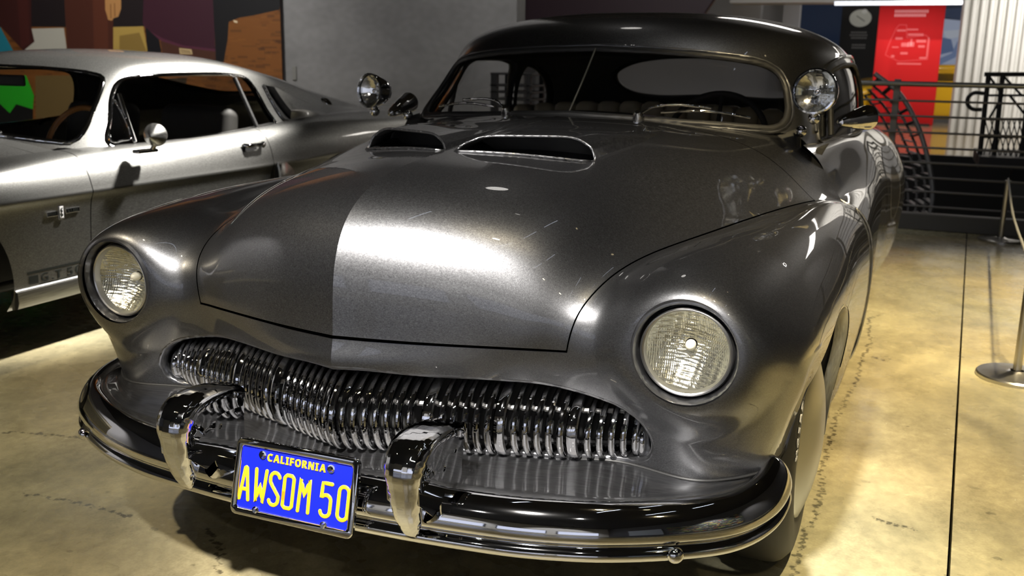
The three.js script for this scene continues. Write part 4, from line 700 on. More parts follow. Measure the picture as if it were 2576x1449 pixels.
  // badge on the fender
  {
    const b = group('fender_badge', fast), p = P(-1.48, 0.587), X = p.x;
    const frame = (z, y, w, h, tiltz) => { const g = rbox(0.006, h, w, 0.002); g.rotateX(0.0); return moved(g, X + 0.003, y, z); };
    part('badge_bar', frame(-1.425, 0.5845, 0.055, 0.02), M.chrome, b); part('badge_bar', frame(-1.535, 0.5875, 0.075, 0.02), M.chrome, b); part('badge_shield', frame(-1.472, 0.587, 0.03, 0.062), M.chrome, b);
    part('badge_field', moved(rbox(0.003, 0.05, 0.02, 0.001), X + 0.0065, 0.587, -1.472), M.white, b);
    const sn = tube([[0, -0.017, 0.004], [0, -0.012, -0.004], [0, -0.004, 0.004], [0, 0.004, -0.002], [0, 0.012, 0.003], [0, 0.017, -0.004]], 0.0028, 6, { samples: 24 }); part('badge_snake', moved(sn, X + 0.0082, 0.587, -1.472), dark, b);
    let z = -1.505; for (const c of 'G.T.500') { const t = new TextGeometry(c, { font: M.font, size: 0.011, depth: 0.001, curveSegments: 3, bevelEnabled: false }); t.computeBoundingBox(); t.translate(-t.boundingBox.min.x, 0, 0); const w = t.boundingBox.max.x - t.boundingBox.min.x; t.rotateY(Math.PI / 2); part('badge_letter', moved(t, X + 0.006, 0.582, z), dark, b); z -= w + 0.002; }
    z = -1.402; for (const c of 'SHELBY') { const t = new TextGeometry(c, { font: M.font, size: 0.009, depth: 0.001, curveSegments: 3, bevelEnabled: false }); t.computeBoundingBox(); t.translate(-t.boundingBox.min.x, 0, 0); const w = t.boundingBox.max.x - t.boundingBox.min.x; t.rotateY(Math.PI / 2); part('badge_letter', moved(t, X + 0.006, 0.58, z), dark, b); z -= w + 0.0015; }
  }
  // bullet mirror on the door
  {
    const g = group('door_mirror', fast), c = at(390, 340, 'x', -2.14); g.position.set(c.x + 3.1, c.y, c.z); 
    const cone = lathe([[0.0005, 0.07], [0.008, 0.066], [0.05, 0.008], [0.054, -0.006], [0.05, -0.022], [0.044, -0.026], [0.0005, -0.026]], 44, 'z'); cone.rotateX(0.06); cone.rotateY(0.42); part('mirror_shell', cone, M.silver, g, 'silver cone shaped mirror shell');
    part('mirror_base', merge([(() => { const b = rbox(0.045, 0.018, 0.13, 0.008, 3); return moved(b, -0.035, -0.072, 0.03); })(), tube([[-0.02, -0.065, 0.0], [-0.005, -0.045, 0.0], [0, -0.03, 0]], 0.011, 8)]), M.chrome, g);
  }
  // door handle with lock
  {
    const g = group('door_handle', fast), p = P(-2.80, 0.768); g.position.set(p.x, 0.768, -2.80);
    part('handle_bar', tube([[0.0, 0.012, 0.075], [0.026, 0.010, 0.065], [0.03, 0.010, 0], [0.028, 0.010, -0.06], [0, 0.008, -0.075]], 0.011, 8, { samples: 24 }), M.chrome, g);
    part('handle_cup', moved(rbox(0.008, 0.05, 0.12, 0.003), 0.003, -0.006, 0.03), M.black, g);
    part('push_button', (() => { const l = lathe([[0.017, 0], [0.017, 0.01], [0.012, 0.014], [0.0005, 0.015]], 18, 'x'); return moved(l, 0.022, 0.008, -0.06); })(), M.chrome, g);
    part('lock', (() => { const l = lathe([[0.014, -0.01], [0.013, 0.003], [0.0005, 0.004]], 18, 'x'); return moved(l, 0.006, -0.05, -0.068); })(), M.chrome, g);
  }
  // louvre behind the door window
  {
    const op = inside(flat2(through([[-3.185, 1.085], [-3.205, 1.083], [-3.245, 1.0], [-3.285, 0.905], [-3.255, 0.888], [-3.225, 0.895], [-3.20, 0.99]], 60, true))), pod = inside(flat2(through([[-3.205, 1.090], [-3.34, 1.075], [-3.55, 1.01], [-3.69, 0.945], [-3.73, 0.905], [-3.66, 0.892], [-3.45, 0.888], [-3.285, 0.885], [-3.25, 0.97]], 80, true)));
    const lead = [[-3.22, 1.083], [-3.262, 0.99], [-3.292, 0.89]], lz = y => lerp(-3.22, -3.292, (1.083 - y) / 0.193);
    const pg = clip(patch(roof, 10, 14, 4.5, 7.6, 110, 110, 1, {}, 0.002), (x, y, z) => Math.min(pod(z, y), lz(y) - z)), p = pg.attributes.position, n = pg.attributes.normal, edge = [];
    const rise = (z, y) => 0.042 * (1 - smooth(0, 0.46, lz(y) - z)) * smooth(0, 0.035, Math.min(1.088 - y + (lz(y) - z) * -0.28, y - 0.884));
    for (let i = 0; i < p.count; i++) { const k = rise(p.getZ(i), p.getY(i)); p.setXYZ(i, p.getX(i) + n.getX(i) * k, p.getY(i) + n.getY(i) * k, p.getZ(i) + n.getZ(i) * k); } pg.computeVertexNormals();
    const mp = [], mi = []; for (let i = 0; i <= 20; i++) { const y = lerp(0.886, 1.083, i / 20), [u, v] = domeFind(roof, zy, lz(y) + 0.002, y, 9.5, 14, 0.1, 7.6), q = roof.at(u, v), nn = roof.normal(u, v), k = rise(lz(y), y); mp.push(...q.toArray(), ...q.clone().addScaledVector(nn, k).toArray()); if (i < 20) mi.push(i * 2, i * 2 + 2, i * 2 + 3, i * 2, i * 2 + 3, i * 2 + 1); }
    const og = merge([clip(patch(roof, 10, 14, 4.5, 7.6, 90, 90, 1, {}, 0.004), (x, y, z) => op(z, y)), geom(mp, null, null, mi)]);
    for (const s of [1, -1]) { const f = g => s > 0 ? g : mirrored(g); const q = part('louvre_pod', f(pg), M.silver, fast); part('louvre_mouth', f(og), M.black, q); }
    part('louvre_trim', tube([[-3.185, 1.088], [-3.20, 0.99], [-3.225, 0.892], [-3.255, 0.884]].map(([z, y]) => { const p = at3(z, y); return [p.x + 0.008, p.y, p.z]; }), 0.005, 8, { samples: 30 }), M.chrome, fast);
  }
  // chrome filler cap on the pillar
  { const p = at(824, 265, 'x', -2.46), g = lathe([[0.055, -0.005], [0.055, 0.008], [0.045, 0.016], [0.03, 0.014], [0.022, 0.022], [0.0005, 0.024]], 28, 'x'); g.rotateZ(0.5); part('filler_cap', moved(g, p.x + 3.1 - 0.01, p.y, p.z), M.chrome, fast, 'round chrome emblem cap on the rear pillar'); }
  // side scoop behind the door
  { const p = P(-2.97, 0.58); const g = sweep([...Array(12)].map((_, i) => V(p.x - 0.01, lerp(0.505, 0.668, i / 11), -2.955)), () => [V(1, 0, 0), V(0, 0, 1)], flat2(through([[0.0, -0.34], [0.02, -0.2], [0.058, -0.07], [0.066, -0.008], [0.06, 0.0], [0.052, -0.01], [0.0, -0.05]], 24)), { caps: true, scale: t => [0.75 + 0.25 * Math.sin(Math.PI * clamp(t * 1.0, 0.08, 0.92)), 1] }); const sc = part('side_scoop', creased(g, 0.7), M.silver, fast); const m = new THREE.PlaneGeometry(0.075, 0.15); moved(m, p.x + 0.015, 0.585, -2.972); part('scoop_mouth', m, M.black, sc); }
  // hood, cowl, deck, floor
  const hoodRows = []; [0.2, -0.5, -1.0, -1.45, -1.62].forEach((z, j) => { const r = []; for (let i = -4; i <= 4; i++) { const t = i / 4, e = [0.672, 0.675, 0.683, 0.70, 0.71][j], ye = [0.803, 0.805, 0.808, 0.82, 0.827][j], yc = [0.84, 0.855, 0.872, 0.882, 0.88][j]; r.push([e * t, lerp(yc, ye, Math.abs(t) ** 2.2), z + 0.0]); } hoodRows.push(r); });
  const hs = new Surf(hoodRows); part('hood', patch(hs, 0, 3.35, 0, 8, 60, 50, -1), M.silver, fast); part('cowl', patch(hs, 3.37, 4, 0, 8, 12, 50, -1), M.silver, fast);
  const wiperG = group('wiper', fast);
  part('wiper_arm', tube([[0.42, 0.885, -1.575], [0.36, 0.905, -1.63], [0.16, 0.915, -1.60], [0.02, 0.908, -1.58]], 0.006, 8, { samples: 16 }), M.chrome, wiperG); part('wiper_blade', tube([[0.40, 0.895, -1.62], [0.2, 0.90, -1.585], [0.0, 0.898, -1.565]], 0.006, 8, { samples: 12 }), M.chrome, wiperG);
  const deckRows = []; for (let j = 0; j <= 3; j++) { const r = []; for (let i = -4; i <= 4; i++) { const t = i / 4, b = side.at(0, lerp(7.25, 9, j / 3)), cy = [0.97, 0.93, 0.90, 0.91][j]; r.push([b.x * t, lerp(cy, b.y, t * t), b.z]); } deckRows.push(r); }
  part('deck_lid', patch(new Surf(deckRows), 0, 3, 0, 8, 30, 40, -1), M.silver, fast);
  part('tail_panel', moved(rbox(1.5, 0.45, 0.06, 0.03, 3), 0, 0.63, -5.24), M.silver, fast);
  const fl = rbox(1.30, 0.05, 4.6, 0.02); part('floor_pan', moved(fl, 0, 0.26, -2.75), M.black, fast);
  part('inner_body', moved(new THREE.BoxGeometry(1.4, 0.3, 1.2), 0, 0.45, -1.0), M.black, fast);
  // cabin
  part('dashboard', moved(rbox(1.36, 0.26, 0.32, 0.06, 3), 0, 0.70, -1.84), M.interior, fast);
  const sw = new THREE.TorusGeometry(0.185, 0.014, 10, 48); sw.rotateX(-0.42); part('steering_wheel', moved(sw, 0.38, 0.815, -2.06), M.wood, fast, 'wood rimmed steering wheel');
  for (const s of [1, -1]) { const seat = new RoundedBoxGeometry(0.5, 0.62, 0.14, 4, 0.06); seat.rotateX(-0.2); part('seat_back', moved(seat, s * 0.36, 0.66, -2.95), M.interior, fast); part('seat_cushion', moved(rbox(0.5, 0.16, 0.5, 0.06, 3), s * 0.36, 0.42, -2.66), M.interior, fast); }
  part('inner_mirror', moved(rbox(0.2, 0.055, 0.02, 0.01), 0.02, 1.11, -2.02), M.black, fast);
  part('cabin_floor', moved(new THREE.BoxGeometry(1.5, 0.02, 2.6), 0, 0.30, -2.9), M.black, fast);
  for (const s of [1, -1]) part('inner_door_panel', moved(new THREE.BoxGeometry(0.02, 0.5, 1.3), s * 0.74, 0.57, -2.3), M.interior, fast);
  for (const [s, z] of [[1, fwz], [-1, fwz], [1, -3.62], [-1, -3.62]]) {
    const g = group('wheel', fast); g.position.set(s * 0.83, 0.325, z); if (s < 0) g.rotation.y = Math.PI;
    part('tyre', lathe([[0.20, -0.19], [0.27, -0.20], [0.312, -0.185], [0.325, -0.16], [0.325, -0.05], [0.315, -0.02], [0.29, -0.005], [0.25, 0.0], [0.215, -0.008], [0.2, -0.03]], 64, 'x'), M.tyre, g);
    part('wheel_rim', lathe([[0.2, -0.03], [0.205, -0.012], [0.19, -0.008], [0.17, -0.05], [0.06, -0.03], [0.05, 0.0], [0.0005, 0.004]], 40, 'x'), M.satin, g);
  }
}

// ============================================================ the hall
const n2 = createNoise2D(rng(7)), n3 = createNoise2D(rng(11));
function noiseTex(w, h, fn, srgb = true) { const d = new Uint8Array(w * h * 4); for (let y = 0; y < h; y++) for (let x = 0; x < w; x++) { const c = fn(x / w, y / h), o = (y * w + x) * 4; d[o] = clamp(c[0] * 255, 0, 255); d[o + 1] = clamp(c[1] * 255, 0, 255); d[o + 2] = clamp(c[2] * 255, 0, 255); d[o + 3] = 255; } const t = new THREE.DataTexture(d, w, h); t.magFilter = THREE.LinearFilter; t.minFilter = THREE.LinearMipmapLinearFilter; t.generateMipmaps = true; t.wrapS = t.wrapT = THREE.RepeatWrapping; if (srgb) t.colorSpace = THREE.SRGBColorSpace; t.needsUpdate = true; return t; }
const R1 = rng(5);
// concrete over 8 x 8 m: broad mottling, trowel marks, specks, hairline cracks
const crackSet = [];
{
  const list = [[[2215, 790], [2180, 800], [2188, 860], [2165, 905], [2150, 960], [2120, 1010], [2095, 1060], [2085, 1120], [2060, 1180], [2062, 1230], [2048, 1290], [2010, 1360], [1985, 1449]], [[2190, 895], [2215, 905], [2235, 902]], [[2190, 1300], [2240, 1315], [2300, 1330]], [[10, 1085], [120, 1092], [230, 1100]], [[60, 1240], [200, 1262], [330, 1300]], [[520, 1330], [560, 1380], [545, 1440]]];
  for (const l of list) { const p = l.map(([a, b]) => { const q = at(a, b, 'y', 0); return [q.x, q.z]; }); crackSet.push(p); }
}
const TS = 8, TX0 = -4, TZ0 = -6.4;
const cracked = (() => { const N = 2048, buf = new Float32Array(N * N), r = rng(3); for (const p of crackSet) for (let i = 0; i + 1 < p.length; i++) { const L = Math.hypot(p[i + 1][0] - p[i][0], p[i + 1][1] - p[i][1]), k = Math.max(4, Math.round(L * N / TS)); for (let j = 0; j <= k; j++) { const t = j / k, jx = n2(i * 7 + t * 6 + p[0][0] * 9, 1) * 0.012, jz = n2(i * 7 + t * 6, 9 + p[0][1]) * 0.012; const X = Math.round((lerp(p[i][0], p[i + 1][0], t) + jx - TX0) / TS * N), Z = Math.round((lerp(p[i][1], p[i + 1][1], t) + jz - TZ0) / TS * N); const wide = r() < 0.25 ? 1 : 0; for (let a = -wide; a <= wide; a++) for (let b = -wide; b <= wide; b++) { const xx = X + a, zz = Z + b; if (xx >= 0 && zz >= 0 && xx < N && zz < N) buf[zz * N + xx] = Math.max(buf[zz * N + xx], 0.35 + 0.5 * r()); } } } return buf; })();
const specks = (() => { const N = 2048, b = new Float32Array(N * N), r = rng(21); for (let i = 0; i < 1500; i++) { const x = r() * N, y = r() * N, s = 0.6 + r() * r() * 4, v = (r() < 0.25 ? -0.6 : 1) * (0.15 + 0.5 * r()); for (let a = -4; a <= 4; a++) for (let c = -4; c <= 4; c++) { const d = Math.hypot(a, c * (1 + r())); if (d < s) { const xx = (x + a | 0) & 2047, yy = (y + c | 0) & 2047; b[yy * N + xx] = v; } } } return b; })();
const grain = rng(99);
const concrete = noiseTex(2048, 2048, (u, v) => {
  const x = u * TS, y = v * TS, w = 0.4 * n2(x * 0.6, y * 0.6);
  let m = 0.06 * n2(x * 0.9 + w, y * 0.9) + 0.05 * n3(x * 2.6 + w * 2, y * 2.2) + 0.035 * n2(x * 9, y * 7) + 0.03 * n3(x * 26, y * 22) + 0.02 * n2(x * 80, y * 80) + (grain() - 0.5) * 0.05;
  const k = (Math.round(v * 2047)) * 2048 + Math.round(u * 2047), s = specks[k], c = cracked[k]; m -= s * 0.22 + c * 0.35;
  const base = 0.66 + m, tint = 0.02 * n3(x * 0.7 + 5, y * 0.7);
  return [base * 1.0 + tint, base * 0.95, base * 0.76 - tint];
});
const floorRough = noiseTex(1024, 1024, (u, v) => { const x = u * 4, y = v * 4; const m = 0.27 + 0.05 * n2(x * 1.2, y * 1.2) + 0.06 * n3(x * 6, y * 6) + 0.04 * n2(x * 30, y * 30); return [m, m, m]; }, false);
const concreteMat = new THREE.MeshPhysicalMaterial({ map: concrete, roughnessMap: floorRough, roughness: 1, bumpMap: floorRough, bumpScale: 0.002 });
{
  // two slabs with a saw cut between them, on a base
  const jx = z => 1.287 + (z + 0.887) * (1.503 - 1.287) / (-5.87 + 0.887);
  const slab = (pts) => { const s = new THREE.Shape(); pts.forEach(([x, z], i) => i ? s.lineTo(x, -z) : s.moveTo(x, -z)); const g = new THREE.ExtrudeGeometry(s, { depth: 0.1, bevelEnabled: false }); g.rotateX(-Math.PI / 2); moved(g, 0, -0.1, 0); const p = g.attributes.position, uv = []; for (let i = 0; i < p.count; i++) uv.push((p.getX(i) - TX0) / TS, (p.getZ(i) - TZ0) / TS); g.setAttribute('uv', new THREE.Float32BufferAttribute(uv, 2)); return g; };
  const zF = -6.9, zN = 10.2, base = struct('floor', moved(new THREE.BoxGeometry(17, 0.2, 17.1), -1.5, -0.205, 1.65), std(lin(0.03, 0.03, 0.025), 0.9));
  struct('floor_slab', slab([[-10, zF], [jx(zF) - 0.004, zF], [jx(zN) - 0.004, zN], [-10, zN]]), concreteMat, base);
  struct('floor_slab', slab([[jx(zF) + 0.004, zF], [7, zF], [7, zN], [jx(zN) + 0.004, zN]]), concreteMat, base);
}
const plaster = noiseTex(512, 512, (u, v) => { const m = 0.5 + 0.02 * n2(u * 4, v * 4) + 0.02 * n3(u * 14, v * 14) + 0.015 * n2(u * 60, v * 60); return [m, m, m * 1.01]; });
const greyWall = std(0xffffff, 0.75, 0, { map: plaster }), darkWall = std(lin(0.05, 0.05, 0.055), 0.8), whiteWall = std(lin(0.62, 0.63, 0.65), 0.7), ceilMat = std(lin(0.02, 0.02, 0.021), 0.9);
struct('ceiling', moved(new THREE.BoxGeometry(17.4, 0.2, 38), -1.5, 4.9, -8.3), ceilMat);
struct('wall_left', moved(new THREE.BoxGeometry(0.2, 5, 38), -10.1, 2.3, -8.3), std(lin(0.26, 0.26, 0.275), 0.8));
struct('wall_right', moved(new THREE.BoxGeometry(0.2, 8.5, 38), 7.1, 0.5, -8.3), std(lin(0.09, 0.09, 0.095), 0.8));
struct('wall_front', moved(new THREE.BoxGeometry(17.4, 5, 0.2), -1.5, 2.3, 10.3), whiteWall);
// grey wall behind the fastback with the printed mural on its left
const wallEnd = at(1300, 20, 'z', -6.55).x;
struct('wall_back', moved(new THREE.BoxGeometry(wallEnd + 10, 5, 0.2), (wallEnd - 10) / 2, 2.3, -6.65), greyWall);
{ const p = at(742, 184, 'z', -6.55), q = part('switch_plate', rbox(0.045, 0.13, 0.012, 0.004), std(lin(0.2, 0.2, 0.19), 0.5), scene); q.position.set(p.x, p.y, -6.543); tag(q, 'small grey switch plate on the grey wall right of the mural', 'switch'); }
// mural: people's legs and sand, printed on a flat board
{
  const z = -6.5, xr = at(703, 0, 'z', z).x, W = 5.2, H = 3.9, y0 = 0.35, pxw = 2048, pxh = 1536;
  const cv = document.createElement('canvas'); cv.width = pxw; cv.height = pxh; const c = cv.getContext('2d');
  const m = (px, py) => { const p = at(px, py, 'z', z); return [(p.x - (xr - W)) / W * pxw, (1 - (p.y - y0) / H) * pxh]; };
  const poly = (col, pts) => { c.fillStyle = col; c.beginPath(); pts.forEach((q, i) => { const [a, b] = m(...q); i ? c.lineTo(a, b) : c.moveTo(a, b); }); c.closePath(); c.fill(); };
  c.fillStyle = '#7a4a1c'; c.fillRect(0, 0, pxw, pxh);
  const r = rng(77); for (let i = 0; i < 5000; i++) { const x = r() * pxw, y = r() * pxh, k = n2(x / 160, y / 60) + 0.4 * n3(x / 40, y / 18); c.fillStyle = k > 0.15 ? `rgba(150,98,40,${0.25 * r()})` : `rgba(40,20,6,${0.35 * r()})`; c.fillRect(x, y, 10 + 60 * r(), 3 + 8 * r()); }
  poly('#1a1114', [[-300, -400], [800, -400], [703, -10], [703, 22], [650, 36], [600, 45], [560, 60], [300, 68], [-300, 66]]);
  poly('#b9b7ac', [[78, 72], [160, 70], [168, 128], [60, 128]]); poly('#b3964c', [[283, 68], [360, 66], [372, 135], [280, 132]]); poly('#8c7238', [[300, 90], [350, 82], [368, 130], [300, 128]]);
  poly('#1f7f93', [[-120, 40], [0, 68], [34, 130], [-120, 140]]);
  poly('#3a1512', [[-60, -300], [78, -300], [78, 70], [86, 105], [58, 128], [0, 66]]); poly('#451a16', [[20, -300], [60, -300], [74, 110], [52, 120]]);
  poly('#4a2317', [[146, -300], [285, -300], [284, 132], [168, 132]]); poly('#5a2d1d', [[225, -300], [262, -300], [272, 130], [236, 130]]);
  // hand
  poly('#b98752', [[262, -80], [304, -80], [304, 22], [297, 42], [285, 46], [281, 52], [271, 50], [269, 40], [264, 25]]); poly('#8f6236', [[276, 10], [279, 10], [280, 46], [277, 46]]); poly('#8f6236', [[286, 8], [289, 8], [290, 42], [287, 42]]);
  poly('#3a1626', [[372, -300], [528, -300], [540, 115], [545, 128], [460, 118], [410, 100], [372, 78], [358, 58]]); poly('#54253a', [[359, 58], [372, 76], [410, 97], [460, 114], [545, 124], [545, 130], [460, 121], [408, 104], [370, 83]]);
  poly('#4a2a1e', [[402, 102], [460, 120], [545, 130], [552, 190], [420, 190]]); poly('#0c0b12', [[365, 68], [400, 100], [415, 190], [375, 190]]); poly('#0a0a10', [[520, -300], [720, -300], [703, 24], [640, 38], [600, 44], [575, 55], [572, 100], [556, 190], [543, 160]]);
  poly('#c9b184', [[450, 121], [481, 124], [484, 137], [452, 136]]); poly('#6d5638', [[453, 125], [478, 128], [478, 130], [453, 127]]); poly('#6d5638', [[454, 130], [480, 132], [480, 134], [454, 132]]);
  poly('#d9c8a8', [[586, 50], [597, 53], [596, 58], [588, 56]]);
  // lower part, seen through the windows of the car
  poly('#25b021', [[-60, 185], [65, 190], [85, 240], [82, 275], [40, 262], [24, 285], [0, 262], [-60, 268]]); poly('#08090a', [[-60, 268], [0, 262], [24, 285], [40, 262], [82, 275], [85, 420], [-60, 420]]); poly('#6e5a33', [[88, 190], [200, 190], [200, 400], [90, 400]]);
  poly('#2f2416', [[400, 200], [470, 195], [460, 260], [430, 280]]);
  const t = new THREE.CanvasTexture(cv); t.colorSpace = THREE.SRGBColorSpace;
  const b = new THREE.BoxGeometry(W, H, 0.03), mats = std(lin(0.03, 0.02, 0.02), 0.7), face = std(0xffffff, 0.6, 0, { map: t });
  const mu = new THREE.Group(); mu.name = numbered('wall_mural'); mu.position.set(xr - W / 2, y0 + H / 2, z - 0.02); tag(mu, 'printed mural of people standing on brown sand behind the silver fastback', 'mural'); scene.add(mu);
  part('mural_board', b, mats, mu); const pf = new THREE.PlaneGeometry(W, H); moved(pf, 0, 0, 0.0165); part('mural_print', pf, face, mu);
}
// ---- gallery beyond the railing
const zG = -24;
struct('floor', moved(new THREE.BoxGeometry(17, 0.25, 14.4), -1.5, -0.125, -20.2), phys(lin(0.30, 0.24, 0.15), 0.12));
struct('floor', moved(new THREE.BoxGeometry(17, 0.2, 8), -1.5, -3.3, -10), std(lin(0.02, 0.02, 0.02), 0.8));
struct('trim_1', moved(new THREE.BoxGeometry(17, 3.4, 0.1), -1.5, -1.6, -13.0), std(lin(0.015, 0.015, 0.016), 0.6));
struct('trim_2', moved(new THREE.BoxGeometry(17, 3.2, 0.1), -1.5, -1.7, -6.96), std(lin(0.02, 0.02, 0.02), 0.7));
struct('wall_back', moved(new THREE.BoxGeometry(17.4, 5, 0.2), -1.5, 2.3, -27.3), whiteWall);
const box = (name, px0, py0, px1, py1, z, d, mat) => { const a = at(px0, py0, 'z', z), b = at(px1, py1, 'z', z); return moved(new THREE.BoxGeometry(Math.abs(b.x - a.x), Math.abs(b.y - a.y), d), (a.x + b.x) / 2, (a.y + b.y) / 2, z - d / 2); };
const solo = (name, geo, mat, label, category, grp) => { geo.computeBoundingBox(); const c = geo.boundingBox.getCenter(V(0, 0, 0)); geo.translate(-c.x, -geo.boundingBox.min.y, -c.z); const m = part(name, geo, mat, scene); m.position.set(c.x, geo.boundingBox ? c.y - (geo.boundingBox.max.y - geo.boundingBox.min.y) / 2 : 0, c.z); return tag(m, label, category, grp); };
// photographic backdrop of a pale car behind the banner
{
  const a = at(2000, -20, 'z', -26.5), b = at(2440, 215, 'z', -26.5), W = b.x - a.x, H = a.y - b.y, cv = document.createElement('canvas'); cv.width = 1024; cv.height = Math.round(1024 * H / W); const c = cv.getContext('2d'), X = px => (px - 2000) / 440 * 1024, Y = py => (py + 20) / 235 * cv.height;
  const P = (col, pts) => { c.fillStyle = col; c.beginPath(); pts.forEach((q, i) => i ? c.lineTo(X(q[0]), Y(q[1])) : c.moveTo(X(q[0]), Y(q[1]))); c.closePath(); c.fill(); };
  c.fillStyle = '#25324a'; c.fillRect(0, 0, 1024, cv.height); P('#aebfe6', [[2190, 40], [2225, 25], [2225, 190], [2190, 190]]); P('#4f6488', [[2195, 100], [2225, 120], [2225, 160], [2195, 150]]);
  P('#3a4a6a', [[2360, 25], [2440, 20], [2440, 60], [2360, 45]]); P('#c9d5f0', [[2350, 48], [2440, 58], [2440, 215], [2340, 215]]); P('#dfe7f6', [[2365, 80], [2420, 75], [2430, 90], [2375, 100]]); P('#6f86b4', [[2362, 95], [2385, 100], [2395, 130], [2360, 140]]); P('#8aa0cc', [[2360, 150], [2390, 135], [2400, 105], [2412, 108], [2400, 145], [2365, 165]]); P('#46587c', [[2405, 110], [2416, 105], [2414, 160], [2404, 162]]); P('#9fb3da', [[2345, 180], [2440, 190], [2440, 194], [2345, 185]]);
  const t = new THREE.CanvasTexture(cv); t.colorSpace = THREE.SRGBColorSpace; const g = new THREE.Group(); g.name = numbered('photo_backdrop'); g.position.set((a.x + b.x) / 2, b.y, -26.5); tag(g, 'large backlit blue grey photo backdrop behind the red banner', 'backdrop'); scene.add(g);
  part('backdrop_frame', moved(new THREE.BoxGeometry(W + 0.1, H + 0.1, 0.1), 0, H / 2, -0.06), M.darkSteel, g); part('lit_photo_screen', moved(new THREE.PlaneGeometry(W, H), 0, H / 2, 0), std(0x111111, 0.6, 0, { map: t, emissive: 0xffffff, emissiveMap: t, emissiveIntensity: 1.0 }), g);
}
// black sign with a round emblem
{
  const g = new THREE.Group(), a = at(2120, 12, 'z', -25), b = at(2195, 215, 'z', -25); g.name = numbered('gallery_sign'); g.position.set((a.x + b.x) / 2, b.y, -25); scene.add(g); tag(g, 'tall black sign with a round white emblem left of the red banner', 'sign');
  const H = a.y - b.y, W = b.x - a.x, cv = document.createElement('canvas'); cv.width = 256; cv.height = 700; const c = cv.getContext('2d'), k = 256 / 75; c.fillStyle = '#070809'; c.fillRect(0, 0, 256, 700);
  c.fillStyle = '#c9cdc6'; c.beginPath(); c.arc(38 * k, 34 * k, 22 * k, 0, 7); c.fill(); c.strokeStyle = '#5e665f'; c.lineWidth = 7; c.beginPath(); c.moveTo(30 * k, 28 * k); c.lineTo(47 * k, 42 * k); c.stroke(); c.fillStyle = '#dde0dd'; c.beginPath(); c.arc(45 * k, 17 * k, 6 * k, 0, 7); c.fill();
  c.fillStyle = '#777'; for (const [x, y, w] of [[22, 68, 32], [20, 75, 36], [23, 82, 30], [26, 100, 28], [26, 107, 26]]) for (let i = 0; i < w; i += 4) c.fillRect((x + i) * k, y * k, 2.6 * k, 4 * k);
  const t = new THREE.CanvasTexture(cv); t.colorSpace = THREE.SRGBColorSpace; part('sign_panel', moved(new THREE.BoxGeometry(W, H, 0.1), 0, H / 2, -0.06), M.black, g); part('sign_print', moved(new THREE.PlaneGeometry(W, H), 0, H / 2, 0), std(0xffffff, 0.6, 0, { map: t, emissive: 0xffffff, emissiveMap: t, emissiveIntensity: 0.25 }), g);
}
// red banner with a pale drawing
{
  const z = -22.5, a = at(2214, 10, 'z', z), b = at(2348, 298, 'z', z), W = b.x - a.x, H = a.y, g = new THREE.Group(); g.name = numbered('red_banner'); g.position.set((a.x + b.x) / 2, 0, z); scene.add(g); tag(g, 'tall red display banner with a pale line drawing in the far gallery', 'banner');
  const cv = document.createElement('canvas'); cv.width = 512; cv.height = Math.round(512 * H / W); const c = cv.getContext('2d'), k = 512 / 160; c.fillStyle = '#cc0000'; c.fillRect(0, 0, 512, cv.height);
  const q = (x, y, w, h, al) => { c.fillStyle = `rgba(255,190,185,${al})`; c.fillRect(x * k, y * k, w * k, h * k); };
  for (const [y, x0, x1] of [[14, 38, 118], [24, 38, 115]]) for (let x = x0; x < x1; x += 5.2) q(x, y, 3.8, 7.5, 0.85);
  c.strokeStyle = 'rgba(255,150,150,0.6)'; c.lineWidth = 4; c.beginPath(); [[25, 130], [32, 100], [45, 62], [52, 52], [70, 52], [74, 85], [120, 78], [130, 88], [130, 140], [60, 146], [25, 130]].forEach(([x, y], i) => i ? c.lineTo(x * k, y * k) : c.moveTo(x * k, y * k)); c.stroke();
  for (const [x, y, w, h] of [[48, 64, 22, 5], [72, 62, 28, 4], [46, 84, 18, 6], [76, 74, 38, 6], [62, 98, 18, 10], [78, 96, 16, 12], [98, 90, 24, 7], [62, 122, 18, 6], [40, 130, 8, 6], [104, 104, 16, 6], [110, 134, 18, 5], [84, 88, 4, 18], [126, 84, 3, 50], [40, 108, 16, 3], [56, 150, 60, 4]]) q(x, y, w, h, 0.55);
  const t = new THREE.CanvasTexture(cv); t.colorSpace = THREE.SRGBColorSpace;
  part('banner_panel', moved(rbox(W, H, 0.12, 0.02), 0, H / 2, -0.07), std(lin(0.45, 0.004, 0.004), 0.6), g); part('banner_print', moved(new THREE.PlaneGeometry(W - 0.01, H - 0.02), 0, H / 2, 0), std(0xffffff, 0.8, 0, { map: t }), g); part('banner_foot', moved(rbox(W * 0.9, 0.04, 0.5, 0.01), 0, 0.02, -0.1), M.darkSteel, g);
}
// glowing light strip under the soffit
{ const z = -21.5, a = at(2100, 8, 'z', z), b = at(2436, 3, 'z', z); const g = box('', 2100, 4, 2436, 11, z, 0.1); const s = solo('light_strip', g, new THREE.MeshStandardMaterial({ color: 0xffffff, emissive: 0xeef4ff, emissiveIntensity: 5 }), 'long glowing white light strip above the red banner', 'light'); const L = new THREE.RectAreaLight(0xeef4ff, 60, Math.abs(b.x - a.x), 0.15); L.position.set((a.x + b.x) / 2, a.y - 0.08, z - 0.05); L.lookAt((a.x + b.x) / 2, 0, z - 0.8); scene.add(L); struct('trim_3', box('', 1840, -60, 2480, 3, z, 0.8), whiteWall); }
// white wall panels left of the photo backdrop
solo('wall_panel', box('', 1842, -30, 1912, 60, -23, 0.3), whiteWall, 'bluish white wall panel behind the coupe roof, left one', 'panel'); solo('wall_panel', box('', 1972, 8, 2008, 80, -23, 0.3), whiteWall, 'white upright frame at the left end of the photo backdrop', 'panel');
